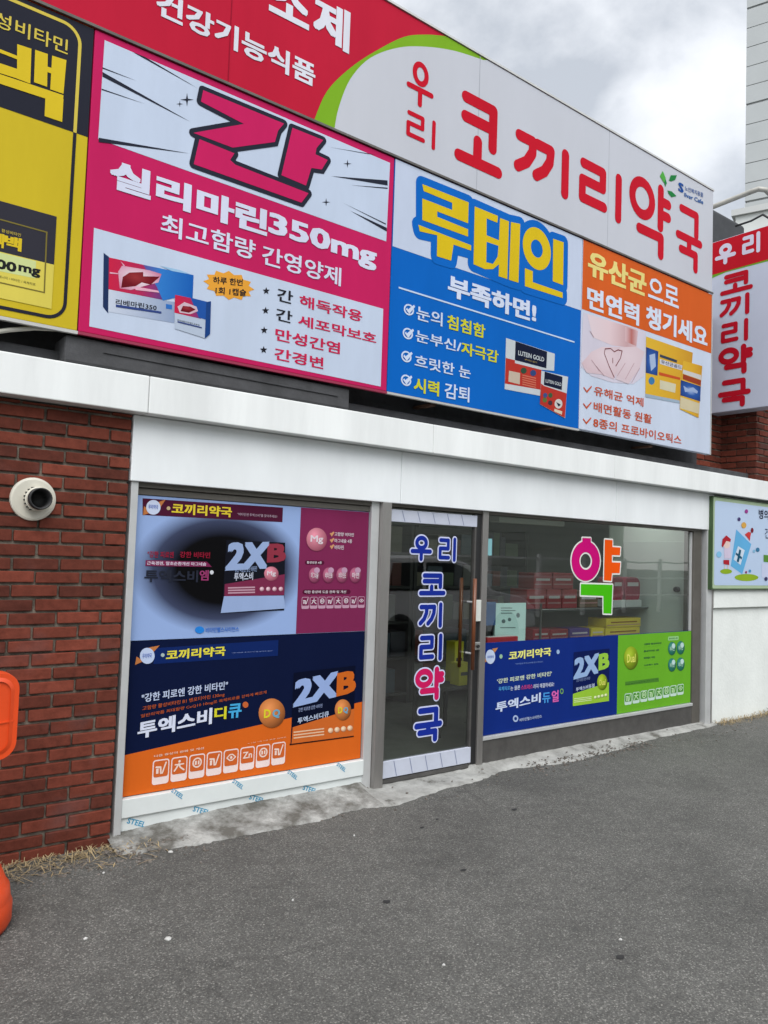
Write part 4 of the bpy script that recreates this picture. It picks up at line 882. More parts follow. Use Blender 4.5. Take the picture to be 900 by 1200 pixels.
S.poly('caption_bar', Za((172, 486), (575, 496), (608, 530), (170, 524)), pr(120, 40, 82), 2); S.text('근육경련, 말초순환개선 마그네슘', Za((180, 492))[0], Za((570, 525))[0], pr(214, 200, 220), 3, .03)
S.text('투엑스비', Za((165, 548))[0], Za((515, 632))[0], pr(40, 44, 58), 3, .04); S.text('엠', Za((528, 550))[0], Za((585, 620))[0], pr(150, 60, 110), 3, .03); S.disc('dot', Za((607, 566))[0], 2.2, 2.4, pr(210, 214, 225), 3)
S.disc('maker_mark', Za((527, 945))[0], 5.4, 4.2, pr(40, 130, 220), 3); S.text('비타민헬스사이언스', Za((568, 930))[0], Za((785, 956))[0], pr(50, 110, 205), 3, .02)
lt = pr(150, 172, 216)
S.poly('pack_print', Zb_((72, 250), (398, 265), (392, 640), (45, 655)), pr(22, 24, 34), 2); S.poly('pack_print', Zb_((58, 562), (390, 558), (398, 630), (40, 655)), lt, 2.4)
S.poly('pack_print', Zb_((62, 495), (395, 440), (392, 556), (60, 562)), pr(120, 44, 76), 2.4)
S.text('2X', Zb_((70, 262))[0], Zb_((305, 410))[0], lt, 3, .07, rise=.06, shear=.1); S.text('B', Zb_((300, 270))[0], Zb_((400, 372))[0], pr(140, 52, 70), 3, .07, rise=.06)
S.text('투엑스비', Zb_((115, 432))[0], Zb_((218, 472))[0], pr(196, 204, 226), 3, .03, rise=.05); S.text('강한 피로엔 강한 비타민', Zb_((120, 398))[0], Zb_((240, 425))[0], lt, 3, .01, rise=.05)
def pill(c, r, m1, m2, txt, tm, sh=S, lv=4, ry=None):
    ry = ry or r
    hi = tuple(min(255, int(q*1.12+22)) for q in m1)
    sh.disc('pill_print', c, r, ry, grad('radial', [(.0, hi), (.35, m1), (.82, m2)]), lv)
    if txt: sh.text(txt, (c[0]-r*.6, c[1]-ry*.38), (c[0]+r*.6, c[1]+ry*.42), tm, lv+1.4, .03)
pk1, pk2 = (196, 120, 140), (120, 48, 72); pwh = pr(220, 208, 220)
pill(Zb_((320, 437))[0], 8.4, pk1, pk2, 'Mg', pwh); pill(Zb_((572, 247))[0], 12, pk1, pk2, 'Mg', pwh, ry=13.6)
S.polys('caption_bar', [Zb_((80, 512+14*i), (230, 508+14*i), (230, 516+14*i), (80, 520+14*i)) for i in range(3)], pr(190, 150, 170), 3)
for i in range(4): pill((Zb_((268+35*i, 522))[0]), 2.6, (206, 170, 185), pk2, None, None)
for i, t_ in enumerate(('고함량 비타민', '마그네슘 4종', '비타민')):
    S.line('check_mark', Zb_((648, 212+35*i), (654, 222+35*i), (668, 206+35*i)), .011, pr(206, 150, 110), 3); S.text(t_, Zb_((672, 206+36*i))[0], Zb_(((778, 768, 722)[i], 232+36*i))[0], pwh, 3, .02)
dm = pr(84, 24, 54)
S.rect('caption_bar', Zb_((508, 362))[0], Zb_((615, 388))[0], dm, 2, .016); S.text('활성성분 4종', Zb_((518, 367))[0], Zb_((600, 383))[0], pwh, 3, .02)
S.rect('caption_bar', Zb_((495, 525))[0], Zb_((760, 550))[0], dm, 2, .016); S.text('이런 증상에 도움 완화 및 개선', Zb_((505, 530))[0], Zb_((735, 545))[0], pwh, 3, .02)
for x, t_ in ((560, '마그네슘'), (638, '비타민B'), (713, '비타민E'), (787, '아연')):
    pill(Zb_((x, 445))[0], 6.8, (160, 84, 116), (84, 24, 54), t_, pwh, ry=9); S.disc('pill_print', (Zb_((x+12, 418))[0]), 3.4, 3.4, pr(190, 150, 180), 6)
def icon_row(sh, tl, br, n, edge, fill, gl, lv=2, lab=.28, rise=0, keys=None):
    if sh.up: x0, z0 = sh.f.P(tl[0], br[1]); x1, z1 = sh.f.P(br[0], tl[1])
    else: x0, z1 = sh.f.P(*tl); x1, z0 = sh.f.P(*br)
    wd = (x1-x0)/n; dz = rise*(x1-x0); hh = (z1-z0)-abs(dz)
    for i in range(n):
        a, b_ = x0+wd*(i+.05), x0+wd*(i+.95); q0_ = z0+dz*i/(n-1 if n > 1 else 1); q1_ = q0_+hh; r = wd*.15
        sh.flat('icon_tile', [rrect(a, q0_, b_, q1_, r)], edge, lv); t_ = wd*.06
        sh.flat('icon_tile', [rrect(a+t_, q0_+hh*lab, b_-t_, q1_-t_, r*.7)], fill, lv+1)
        cx, cz = (a+b_)/2, q0_+hh*(lab+1)/2; s_ = wd*.26; kind = (keys or 'abcdefgh')[i % 8]
        if kind == 'Z': sh.text_in('Zn', cx-s_*1.1, cz-s_*.7, cx+s_*1.1, cz+s_*.7, gl, lv+2, .03, name='icon'); continue
        if kind in 'adg': ps = [*stroke_polys([(cx-s_, cz+s_*.3), (cx-s_*.1, cz+s_*.2), (cx, cz-s_)], s_*.35, True), *stroke_polys([(cx+s_, cz+s_), (cx+s_*.7, cz+s_*.2), (cx+s_*.3, cz-s_)], s_*.3, True), rrect(cx-s_*1.0, cz-s_, cx-s_*.5, cz)]
        elif kind in 'be': ps = [*stroke_polys([(cx-s_, cz-s_), (cx-s_*.1, cz+s_*.3), (cx+s_*.2, cz-s_*.4), (cx+s_, cz-s_)], s_*.32, True), *stroke_polys([(cx-s_*.9, cz+s_*.2), (cx+s_*.9, cz+s_*.2)], s_*.26, True), [(cx+s_*.28*math.cos(j*.6), cz+s_*.8+s_*.28*math.sin(j*.6)) for j in range(10)]]
        elif kind in 'cf': ps = stroke_polys([(cx+s_*.9*math.cos(j*math.pi/8), cz+s_*.9*math.sin(j*math.pi/8)) for j in range(16)], s_*.3, False, True)+[rrect(cx-s_*.5, cz-s_*.4, cx-s_*.1, cz+s_*.4), rrect(cx+s_*.15, cz-s_*.4, cx+s_*.5, cz+s_*.4)]
        else: ps = [*stroke_polys([(cx-s_, cz), (cx-s_*.3, cz+s_*.6), (cx+s_*.3, cz+s_*.6), (cx+s_, cz), (cx+s_*.3, cz-s_*.6), (cx-s_*.3, cz-s_*.6), (cx-s_, cz-.0005)], s_*.25, True), [(cx+s_*.3*math.cos(j*.6), cz+s_*.3*math.sin(j*.6)) for j in range(10)]]
        sh.flat('icon', ps, gl, lv+2)
icon_row(S, Zb_((488, 566))[0], Zb_((840, 626))[0], 8, pr(190, 150, 176), pr(120, 40, 80), pwh)

p2 = poster('window_poster', xa1+.004, xb0-.004, zA+.001, zj-.002, navy, 'navy and orange vitamin poster with row of eight icons, lower half of the left window')
S = Sheet(p2, FPO, up=True); Zc = C(130, 740, 5.625); Zd = C(270, 760, 5.294, 5.293); L2 = C(120, 740, 2.8125, 2.8115)
og1 = pr(214, 102, 34); zor = zA+.003
a1 = FPO.P(*Zc((78, 818))[0]); a2 = FPO.P(*L2((850, 232))[0])
S.flat('orange_field', [[(xa1+.006, zor), (xb0-.006, zor), (xb0-.006, a2[1]), (xa1+.006, a1[1])]], og1, 1)
S.poly('name_banner', Zc((285, 110))[:1]+L2((580, 28), (578, 80))+Zc((280, 215)), pr(18, 40, 100), 1)
S.polys('rosette', [Zc((158, 220), (168, 165), (215, 195)), Zc((250, 105), (320, 92), (275, 140))], pr(190, 120, 70), 2); S.disc('rosette', Zc((238, 160))[0], 8.6, 9.4, pr(190, 206, 240), 3)
S.text('우리약국', Zc((205, 142))[0], Zc((268, 178))[0], pr(70, 100, 190), 4, .02)
S.disc('dot', Zc((340, 155))[0], 2.2, 2.2, pr(170, 190, 190), 3); S.text('코끼리약국', Zc((360, 95))[0], Zc((755, 190))[0], pr(226, 218, 74), 3, .05, rise=.02); S.text('"비타민엔 투엑스비"를 찾아주세요!', L2((425, 62))[0], L2((560, 72))[0], pr(150, 170, 220), 3, 0)
S.text('"강한 피로엔 강한 비타민"', Zc((200, 325))[0], Zc((770, 470))[0], pr(190, 204, 236), 3, .03, rise=Zc((225, 470), (740, 388)))
obr = pr(190, 90, 44)
S.text('고함량 활성비타민 B1 벤포티아민 130mg', Zc((205, 400))[0], Zc((748, 525))[0], obr, 3, .01, rise=Zc((210, 525), (740, 432))); S.text('일반의약품 최대함량 CoQ10 10mg로 육체피로를 강하게 빠르게', Zc((195, 500))[0][:1]+(L2((125, 194))[0][1],), (L2((540, 0))[0][0], Zc((200, 572))[0][1]), obr, 3, .01, rise=Zc((205, 572), (690, 478)))
S.text('투엑스비', Zc((172, 500))[0], Zc((668, 712))[0], pr(214, 222, 246), 3, .05, rise=Zc((240, 705), (650, 618))); S.text('디', Zc((678, 492))[0], Zc((762, 585))[0], pr(216, 214, 50), 3, .05); S.text('큐', Zc((770, 470))[0], Zc((862, 575))[0], pr(70, 170, 226), 3, .05); S.disc('dot', Zd((92, 348))[0], 3.4, 3.6, pr(196, 100, 54), 3)
od1, od2 = (196, 120, 66), (84, 44, 26)
def dpill(sh, c, r, ry, lv=4):
    pill(c, r, od1, od2, None, None, sh, lv, ry); sh.text('D', (c[0]-r*.62, c[1]-ry*.3), (c[0]-r*.08, c[1]+ry*.35), pr(220, 210, 50), lv+1.4, .05); sh.text('Q', (c[0]+r*.02, c[1]-ry*.3), (c[0]+r*.62, c[1]+ry*.38), pr(110, 170, 200), lv+1.4, .05)
dpill(S, Zd((255, 400))[0], 15.5, 17.2)
S.text('다음 증상의 완화 및 개선', Zc((282, 760))[0], Zc((612, 830))[0], pr(236, 206, 190), 3, .02, rise=.03); S.text('※ 1일 1회 1정 복용 하세요', Zd((105, 545))[0], Zd((345, 592))[0], pr(226, 190, 170), 3, .01, rise=.03)
icon_row(S, (176.5, 868.5), (335.5, 920.5), 8, pr(238, 220, 220), pr(206, 100, 46), pr(238, 214, 205), 2, .3, S.slope([(187, 920), (326, 897)]), 'abcdhZfg')
S.poly('pack_print', Zd((392, 150), (775, 105), (762, 545), (372, 595)), pr(10, 16, 40), 2); S.poly('pack_print', Zd((385, 488), (768, 372), (762, 540), (378, 590)), pr(204, 104, 44), 2.5)
S.polys('pack_print', [Zd((366, 590), (765, 540), (765, 548), (366, 600))], pr(50, 26, 24), 2.2)
S.text('2X', Zd((385, 135))[0], Zd((668, 368))[0], pr(150, 174, 226), 3, .07, rise=.12, shear=.06); S.text('B', Zd((655, 125))[0], Zd((780, 300))[0], pr(204, 102, 36), 3.5, .07, rise=.12)
S.text('투엑스비디큐', Zd((415, 385))[0], Zd((610, 468))[0], pr(190, 206, 236), 3, .03, rise=.1); S.text('강한 피로엔 강한 비타민', Zd((420, 340))[0], Zd((570, 395))[0], pr(150, 166, 210), 3, .01, rise=.08)
dpill(S, Zd((696, 380))[0], 9.6, 12.4)
S.polys('caption_bar', [Zd((390, 515+18*i), (580, 492+18*i), (580, 500+18*i), (390, 523+18*i)) for i in range(3)], pr(226, 190, 160), 3)
for i in range(4): pill(Zd((620+40*i, 508-5*i))[0], 3.2, (226, 190, 160), (150, 84, 44), None, None)

zd_ = (FPO.P(567, 753)[1]+FPO.P(813, 739.5)[1])/2
bl2 = pr(18, 44, 124)
p3 = poster('window_poster', xw0+.004, xs0-.004, zS0+.003, zd_, bl2, 'blue and green vitamin poster along the bottom of the right window')
S = Sheet(p3, FPO, up=True); Ze = C(560, 740, 6.4286, 6.4308); Zf = C(660, 735, 5.625, 5.626)
xgr = FPO.P(723.5, 790)[0]; gr1 = pr(104, 172, 44)
S.flat('green_field', [[(xgr, zS0+.004), (xs0-.006, zS0+.004), (xs0-.006, zd_-.002), (xgr, zd_-.002)]], gr1, 1)
S.polys('rosette', [Ze((40, 240), (45, 195), (75, 220)), Ze((105, 130), (150, 122), (125, 160))], pr(190, 130, 80), 2); S.disc('rosette', Ze((92, 190))[0], 5.6, 8.4, pr(190, 206, 236), 3); S.text('우리약국', Ze((68, 178))[0], Ze((118, 205))[0], pr(70, 100, 190), 4, .02)
S.disc('dot', Ze((172, 188))[0], 1.8, 2.6, pr(150, 190, 160), 3); S.disc('dot', Ze((602, 153))[0], 1.8, 2.6, pr(150, 180, 220), 3)
S.text('코끼리약국', Ze((230, 118))[0], Ze((550, 218))[0], pr(226, 228, 130), 3, .05, rise=.02); S.text('"비타민엔 투엑스비"를 찾아주세요!', Ze((280, 222))[0], Ze((488, 250))[0], pr(130, 160, 215), 3, 0)
S.text("'강한 피로엔 강한 비타민'", Ze((142, 298))[0], Ze((555, 395))[0], pr(206, 222, 200), 3, .025, rise=.03)
S.text('육체피로', Ze((153, 408))[0], Ze((240, 450))[0], pr(80, 160, 225), 3, .02); S.text('는 물론', Ze((243, 405))[0], Ze((316, 445))[0], pr(200, 210, 235), 3, .02); S.text('스트레스', Ze((322, 395))[0], Ze((412, 440))[0], pr(200, 70, 130), 3, .02); S.text('까지 해결하세요!', Ze((414, 380))[0], Ze((572, 432))[0], pr(200, 210, 235), 3, .02)
S.text('투엑스비', Ze((130, 458))[0], Ze((472, 615))[0], pr(198, 212, 242), 3, .045, rise=.07); S.text('듀', Ze((482, 455))[0], Ze((545, 542))[0], pr(70, 150, 225), 3, .04); S.text('얼', Ze((552, 440))[0], Ze((608, 535))[0], pr(214, 100, 180), 3, .04); S.disc('dot', Ze((630, 450))[0], 2, 3.2, pr(120, 170, 90), 3, hole=.6)
S.disc('maker_mark', Ze((282, 656))[0], 3.2, 4, pr(160, 180, 220), 3, hole=.5); S.text('비타민헬스사이언스', Ze((312, 625))[0], Ze((480, 680))[0], pr(180, 196, 226), 3, .02, rise=.02)
S.poly('pack_print', Zf((68, 165), (305, 140), (300, 485), (62, 520)), pr(14, 28, 84), 2); S.poly('pack_print', Zf((62, 440), (300, 362), (300, 486), (62, 520)), pr(150, 196, 60), 2.5)
S.text('2X', Zf((65, 165))[0], Zf((235, 348))[0], pr(150, 180, 226), 3, .07, rise=.1, shear=.06); S.text('B', Zf((230, 160))[0], Zf((303, 288))[0], pr(150, 200, 70), 3.5, .07, rise=.1)
S.text('투엑스비듀얼', Zf((82, 368))[0], Zf((205, 425))[0], pr(190, 206, 236), 3, .03, rise=.08); S.text('강한 피로엔 강한 비타민', Zf((85, 325))[0], Zf((175, 362))[0], pr(130, 150, 200), 3, .01, rise=.05)
gd1, gd2 = (140, 166, 36), (44, 64, 14)
pill(Zf((255, 362))[0], 6, gd1, gd2, 'Dual', pr(220, 226, 110), S, 4, 9.4); pill(Zf((445, 203))[0], 8.4, gd1, gd2, 'Dual', pr(224, 228, 110), S, 4, 13.6)
S.polys('caption_bar', [Zf((68, 470+11*i), (185, 455+11*i), (185, 460+11*i), (68, 475+11*i)) for i in range(3)], pr(206, 226, 170), 3)
for i in range(4): pill(Zf((210+23*i, 462-5*i))[0], 1.8, (206, 226, 170), gd2, None, None)
tg = pr(34, 84, 70)
for i, (a, b_) in enumerate((('고함량 활성비타민', 'B1 벤포티아민'), ('활성비타민 2종', '비타민 B군 함유'), ('비타민C 아연', '항산화 성분'), ('스트레스 완화', '육체피로 눈피로'))):
    y = 98+46*i; S.text(a, Zf((530, y))[0], Zf((530+(115, 100, 72, 96)[i], y+20))[0], tg, 3, .03); S.text(b_, Zf((532, y+23))[0], Zf((640, y+33))[0], pr(60, 120, 60), 3, 0)
S.rect('caption_bar', Zf((690, 62))[0], Zf((760, 84))[0], pr(150, 206, 140), 2, .012); S.text('활성성분 4종', Zf((696, 66))[0], Zf((752, 80))[0], tg, 3, .02)
for (x, y) in ((715, 140), (772, 135), (715, 248), (772, 243)):
    pill(Zf((x, y))[0], 4.6, (40, 116, 104), (30, 84, 60), '비타민', pr(180, 220, 200), S, 4, 7.8); S.disc('pill_print', Zf((x+8, y-18))[0], 2, 3, pr(190, 220, 220), 6.2)
S.poly('caption_bar', Zf((408, 360), (628, 332), (630, 358), (408, 384)), pr(76, 130, 50), 2); S.text('다음 증상의 완화 및 개선 1일 1회', Zf((412, 340))[0], Zf((622, 380))[0], pr(30, 66, 40), 3, .02, rise=.03)
icon_row(S, Zf((400, 372))[0], Zf((795, 515))[0], 8, pr(196, 222, 214), pr(80, 146, 56), pr(190, 226, 180), 2, .27, .02)

# ================================================================== SMALL THINGS ON THE FACADE
vc = FR(-.03).P(38.5, 585)
vt = thing('wall_vent', (vc[0], -.035, vc[1]), 'round cream vent cap with black outlet on the brick wall', 'vent')
cx, cz = vc
M_CREAM = mat('cream_plastic', (.56, .54, .46), .45, var=.12, vscale=9)
MB().lathe([(0, .012), (.100, .012), (.110, .008), (.112, 0.0), (.112, -.01)], (cx, -.035, cz), 'Y', 40).build('flange', M_CREAM, vt)
MB().lathe([(.062, .012), (.062, .05), (.056, .052), (.056, .075)], (cx+.012, -.035, cz), 'Y', 32).build('collar', M_CREAM, vt)
sl2 = MB()
for i in range(8):
    a = R(115+i*18); sl2.box(cx+.012+.060*math.cos(a)-.006, cx+.012+.060*math.cos(a)+.006, -.085, -.062, cz+.062*math.sin(a)-.004, cz+.062*math.sin(a)+.004)
sl2.build('slots', M_BLACK, vt)
MB().lathe([(.0, .02), (.045, .02), (.047, .112), (.055, .114), (.055, .05)], (cx+.012, -.035, cz), 'Y', 32).build('outlet', M_BLACK, vt, True)
# electrical conduit under the yellow sign
fcd = FR(-.10)
c0, c1, c2 = (fcd.W(*fcd.P(*q)) for q in ((-20, 391), (40, 384.5), (72, 386)))
co = MB().tube([c0, c0.lerp(c1, .5)+Vector((0, 0, .004)), c1, c1.lerp(c2, .6), c2], .012, 10).build('cable_conduit', mat('conduit_grey', (.5, .49, .43), .5), None, True)
tag(co, 'thin pale cable conduit running under the yellow sign', 'conduit')
# bracket steel between sign and parapet (seen in the dark gap)
for x in (.55, 3.6, 4.9, 6.3):
    t = MB().box(x, x+.05, -.10, .098, 2.705, 2.722).build('sign_bracket', mat('rust_steel', (.10, .05, .03), .8, .3, var=.4), None)
    tag(t, 'rusty steel bracket in the dark gap beneath the hoarding', 'bracket', 'brackets below the sign boxes')

# rooftop box beyond the signs
fk = FR(1.1); ka = fk.P(832, 241); kb = fk.P(874, 264)
zk = (fk.P(838, 244.5)[1]+fk.P(868, 261)[1])/2
rb_ = MB().box(ka[0]-1.5, kb[0], 1.1, 2.2, zk-1.1, zk).build('roof_box', mat('dark_grey_sheet', (.026, .028, .032), .6, var=.25, vscale=5), None, bevel=.06, seg=4)
tag(rb_, 'dark grey sheet metal roof box right of the red and white band', 'roof box')

# orange plastic board stand at lower left
M_OR = mat('orange_plastic', seen(226, 76, 26), .42, var=.08, vscale=3.5, bump=.08, bscale=60)
YB = -.62; fb = FR(YB)
ot = thing('board_stand', (.60, YB, 0), 'orange plastic stand with rounded board and flared base at the left edge', 'board stand')
xr_ = fb.P(18.2, 850)[0]; zt_o = fb.P(-12, 788)[1]; zb_o = fb.P(5, 888)[1]; xc = xr_-.22
pan = rrect(xc-.22, zb_o, xr_, zt_o, .075, 8)
MB().prism(FR(YB), pan, -.03, .035).build('board', M_OR, ot, bevel=.012, seg=3)
inn = rrect(xc-.185, zb_o+.035, xr_-.035, zt_o-.035, .05, 8); outp = rrect(xc-.20, zb_o+.02, xr_-.02, zt_o-.02, .06, 8)
rim = MB(); n = len(inn); f_ = FR(YB)
rim.add([f_.W(a, b_, .036) for a, b_ in outp]+[f_.W(a, b_, .043) for a, b_ in inn], [(i, (i+1) % n, (i+1) % n+n, i+n) for i in range(n)]); rim.build('rim', M_OR, ot, True)
MB().prism(FR(YB), [(xc-.2, zb_o+.12), (xr_-.02, zb_o+.16), (xr_-.02, zb_o+.166), (xc-.2, zb_o+.126)], .034, .0395).build('rib', M_OR, ot)
xb_ = fb.P(12.5, 1062)[0]; rb0 = xb_-xc
MB().lathe([(.10, zb_o+.01), (.09, .45), (.12, .34), (rb0*.80, .235), (rb0*.90, .175), (rb0*.94, .165), (rb0*.965, .12), (rb0*.97, .112), (rb0, .095), (rb0, .03), (rb0*.95, 0.004), (0, .004)], (xc, YB, 0), 'Z', 48).build('base', M_OR, ot, True)
MB().lathe([(.05, zb_o+.2), (.05, .45)], (xc, YB, 0), 'Z', 20).build('neck', M_OR, ot, True)

# ================================================================== INSIDE THE SHOP
M_CHR = mat('chrome_wire', (.22, .22, .22), .4, .8)
def rack(x0, x1, y0, y1, zs, ztop, label):
    t = thing('wire_rack', ((x0+x1)/2, (y0+y1)/2, .03), label, 'rack')
    for x in (x0, x1):
        for y in (y0, y1): MB().tube([(x, y, .03), (x, y, ztop)], .011, 8).build('upright', M_CHR, t)
    for z in zs:
        q = MB(); q.box(x0, x1, y0, y1, z-.012, z-.006)
        for i in range(2): q.tube([(x0, (y0, y1)[i], z), (x1, (y0, y1)[i], z)], .006, 6)
        q.build('shelf', M_CHR, t)
    return t
fr7 = FR(.75); x7a = fr7.P(622, 700)[0]; x7b = fr7.P(752, 715)[0]
zsh = fr7.P(690, 712)[1]; zsl = FR(.75).P(690, 748)[1]
rack(x7a, x7b, .62, 1.0, (.35, zsl, zsh), zsh+.06, 'chrome wire rack of boxes behind the right window')
M_RB = mat('dark_red_box', (.36, .02, .03), .35, var=.15); M_RB2 = mat('crimson_bag', (.30, .015, .045), .3, var=.2)
M_YB = mat('yellow_box', (.66, .50, .03), .4); M_PB = mat('purple_box', (.08, .04, .22), .4); M_WB = mat('white_band', (.55, .5, .5), .5)
def box_thing(name, u0, u1, vt, zbase, y, dp, m, label, group, band=M_WB, cat='box'):
    f = FR(y); a = f.P(u0, vt)[0]; b_ = f.P(u1, vt)[0]; zt = f.P((u0+u1)/2, vt)[1]
    t = thing(name, ((a+b_)/2, y+dp/2, zbase), label, cat, group)
    MB().box(a, b_, y, y+dp, zbase, zt).build('carton', m, t, bevel=.006)
    h = zt-zbase
    MB().box(a+(b_-a)*.12, b_-(b_-a)*.12, y-.002, y-.0005, zbase+h*.52, zbase+h*.66).build('label_strip', band, t)
    MB().box(a+.01, b_-.01, y-.0019, y-.0006, zbase+h*.25, zbase+h*.33).build('label_strip', mat('pale_red', (.4, .2, .2), .5), t)
    return zt
zl1 = None
y_ = .66
for i, (u0_, u1_) in enumerate(((618, 640), (641.5, 658), (659.5, 676.5))):
    zq1 = box_thing('medicine_box', u0_, u1_, 690.5, zsh+.007, y_, .22, M_RB, ('dark red box, left of the lower row on the rack top', 'dark red box, middle of the lower row on the rack top', 'dark red box, right of the lower row on the rack top, beside brown carton')[i], 'red boxes on the rack')
for i, (u0_, u1_) in enumerate(((626, 647), (648.5, 672))):
    box_thing('medicine_box', u0_, u1_, 671.5, zq1+.003, y_, .2, M_RB, ('dark red box stacked on top row, left one', 'dark red box stacked on top row, right one')[i], 'red boxes on the rack')
box_thing('brown_carton', 679, 701, 693, zsh+.007, .68, .2, mat('brown_card', (.14, .08, .04), .7), 'brown carton behind the green window letter on the rack', None)
for i, (u0_, u1_) in enumerate(((717, 730.5), (732.5, 750))):
    f = FR(.64); a = f.P(u0_, 690)[0]; b_ = f.P(u1_, 690)[0]; zt = f.P((u0_+u1_)/2, 676.5)[1]; zb_ = zsh+.007
    t = thing('wrapped_pack', ((a+b_)/2, .72, zb_), ('crimson wrapped pack on rack, hidden partly by green letter', 'crimson wrapped pack at right end of the rack')[i], 'pack', 'crimson packs on the rack')
    MB().prism(FR(.82), rrect(a, zb_+.05, b_, zt, (b_-a)*.32, 6), 0, .18).build('wrapper', M_RB2, t, bevel=.02, seg=3)
    MB().box(a-.005, b_+.005, .62, .83, zb_, zb_+.075).build('tray', mat('white_tray', (.5, .5, .5), .5), t, bevel=.004)
    MB().box(a+.04, b_-.04, .632, .6385, zb_+.22, zb_+.26).build('label_strip', M_WB, t)
zz_ = zsl+.007
for i, (u0_, u1_, m, l, vt_) in enumerate(((625, 644, M_RB, 'dark red flat box on lower shelf, leftmost', 737), (645, 666, M_RB, 'dark red flat box on lower shelf beside purple box', 737.5), (668, 691, M_PB, 'purple box on the lower shelf', 736.5), (693, 708, M_YB, 'yellow box on lower shelf beside purple box', 736))):
    box_thing('medicine_box', u0_, u1_, vt_, zz_, .66, .2, m, l, 'boxes on the lower shelf')
zr = zz_
for i, (u0_, u1_, vt_) in enumerate(((710, 750, 735.5), (711, 751, 724.5))):
    zr = box_thing('medicine_box', u0_, u1_, vt_, zr+(.003 if i else 0), .66, .24, M_YB, ('long yellow box, bottom of pair at right end of shelf', 'long yellow box, top of pair at right end of shelf')[i], 'boxes on the lower shelf', pr(150, 100, 40))
# counter with monitor, leaflet board and red box
ct = thing('display_counter', (5.0, .22, .03), 'pale counter hidden behind the blue poster in the right window', 'counter')
ctz = FR(.2).P(590, 756)[1]
MB().box(4.52, 5.5, .15, .29, .03, ctz-.03).build('cabinet', mat('counter_white', (.45, .45, .43), .5), ct); MB().box(4.50, 5.52, .14, .30, ctz-.03, ctz).build('counter_top', mat('counter_top', (.3, .3, .28), .4), ct, bevel=.004)
f = FR(.16); a = f.P(570, 750)[0]; b_ = f.P(606, 752)[0]
t = thing('flat_box', ((a+b_)/2, .2, ctz), 'bright red flat box just above the blue poster', 'box'); MB().box(a, b_, .15, .235, ctz+.001, f.P(590, 748)[1]+.012).build('carton', mat('bright_red_box', (.42, .03, .04), .35), t, bevel=.004)
MB().box(a+.03, b_-.03, .165, .22, f.P(590, 748)[1]+.0125, f.P(590, 748)[1]+.015).build('label_strip', M_WB, t)
f = FR(.27); a, zt = f.P(581, 707); b_, _ = f.P(616.5, 708)
t = thing('leaflet_board', ((a+b_)/2, .27, ctz), 'pale cyan leaflet board standing behind the right window', 'leaflet'); MB().box(a, b_, .27, .285, ctz+.001, zt).build('board', mat('pale_cyan_card', (.50, .66, .64), .6), t)
S = Sheet(t, FR(.27)); gk = mat('leaflet_ink', (.12, .16, .17), .6)
S.polys('printed_lines', [[(587, 712+3*i), (600+4*(i % 2), 712+3*i), (600+4*(i % 2), 713+3*i), (587, 713+3*i)] for i in range(3)]+[ci(590, 728, 2.4, 2.4, 12), ci(597, 726, 2, 2.2, 12), ci(607, 721, 2.2, 3, 12), [(586, 735), (604, 735), (604, 736), (586, 736)]], gk, 1)
f = FR(.245); a, zt = f.P(570, 705.5); b_, zb_ = f.P(581, 733)
t = thing('monitor', ((a+b_)/2, .26, ctz), 'dark blue monitor seen from behind next to the door', 'monitor')
MB().box(a, b_, .245, .265, zb_, zt).build('screen', mat('monitor_blue', (.04, .09, .22), .3), t, bevel=.006); MB().box((a+b_)/2-.02, (a+b_)/2+.02, .266, .28, ctz, zb_+.05).build('stand', M_BLACK, t); MB().box((a+b_)/2-.04, (a+b_)/2+.04, .24, .295, ctz+.001, ctz+.012).build('foot', M_BLACK, t)
def build_shelf(t, dx):
    for a in (3.6, 5.36): MB().box(a+dx, a+.04+dx, 2.2, 2.6, .03, 1.95).build('side_panel', M_SHELF, t)
    MB().box(3.6+dx, 5.4+dx, 2.602, 2.62, .03, 1.95).build('back_panel', M_SHELF, t)
    for z in (.12, .5, .88, 1.26, 1.62): MB().box(3.645+dx, 5.355+dx, 2.2, 2.6, z, z+.025).build('shelf', M_SHELF, t)
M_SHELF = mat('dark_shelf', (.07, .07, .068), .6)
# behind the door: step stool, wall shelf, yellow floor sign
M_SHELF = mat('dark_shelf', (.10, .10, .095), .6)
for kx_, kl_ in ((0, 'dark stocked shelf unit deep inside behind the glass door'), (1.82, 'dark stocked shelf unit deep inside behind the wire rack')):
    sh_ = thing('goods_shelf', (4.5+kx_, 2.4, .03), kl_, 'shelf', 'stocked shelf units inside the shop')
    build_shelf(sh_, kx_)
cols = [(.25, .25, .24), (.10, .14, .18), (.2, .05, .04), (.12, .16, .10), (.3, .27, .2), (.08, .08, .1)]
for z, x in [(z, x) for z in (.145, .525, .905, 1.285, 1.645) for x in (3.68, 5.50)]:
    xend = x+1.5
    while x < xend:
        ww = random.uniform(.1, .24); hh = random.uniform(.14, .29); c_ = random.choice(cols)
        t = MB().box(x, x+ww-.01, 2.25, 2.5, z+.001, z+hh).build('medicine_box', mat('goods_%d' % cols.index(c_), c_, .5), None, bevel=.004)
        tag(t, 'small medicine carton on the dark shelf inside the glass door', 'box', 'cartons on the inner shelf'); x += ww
st_ = thing('step_stool', (3.72, 1.0, .03), 'pale folding step stool inside the door, left of the lettering', 'stool')
for sx in (0, .3):
    MB().tube([(3.58+sx, .88, .03), (3.61+sx*.8, 1.0, .95)], .014, 8).build('leg', M_ALU, st_); MB().tube([(3.58+sx, 1.25, .03), (3.61+sx*.8, 1.02, .95)], .014, 8).build('leg', M_ALU, st_)
for z, d in ((.32, .06), (.62, .03)): MB().box(3.60, 3.87, .90+d, 1.10, z, z+.025).build('step', M_ALU, st_)
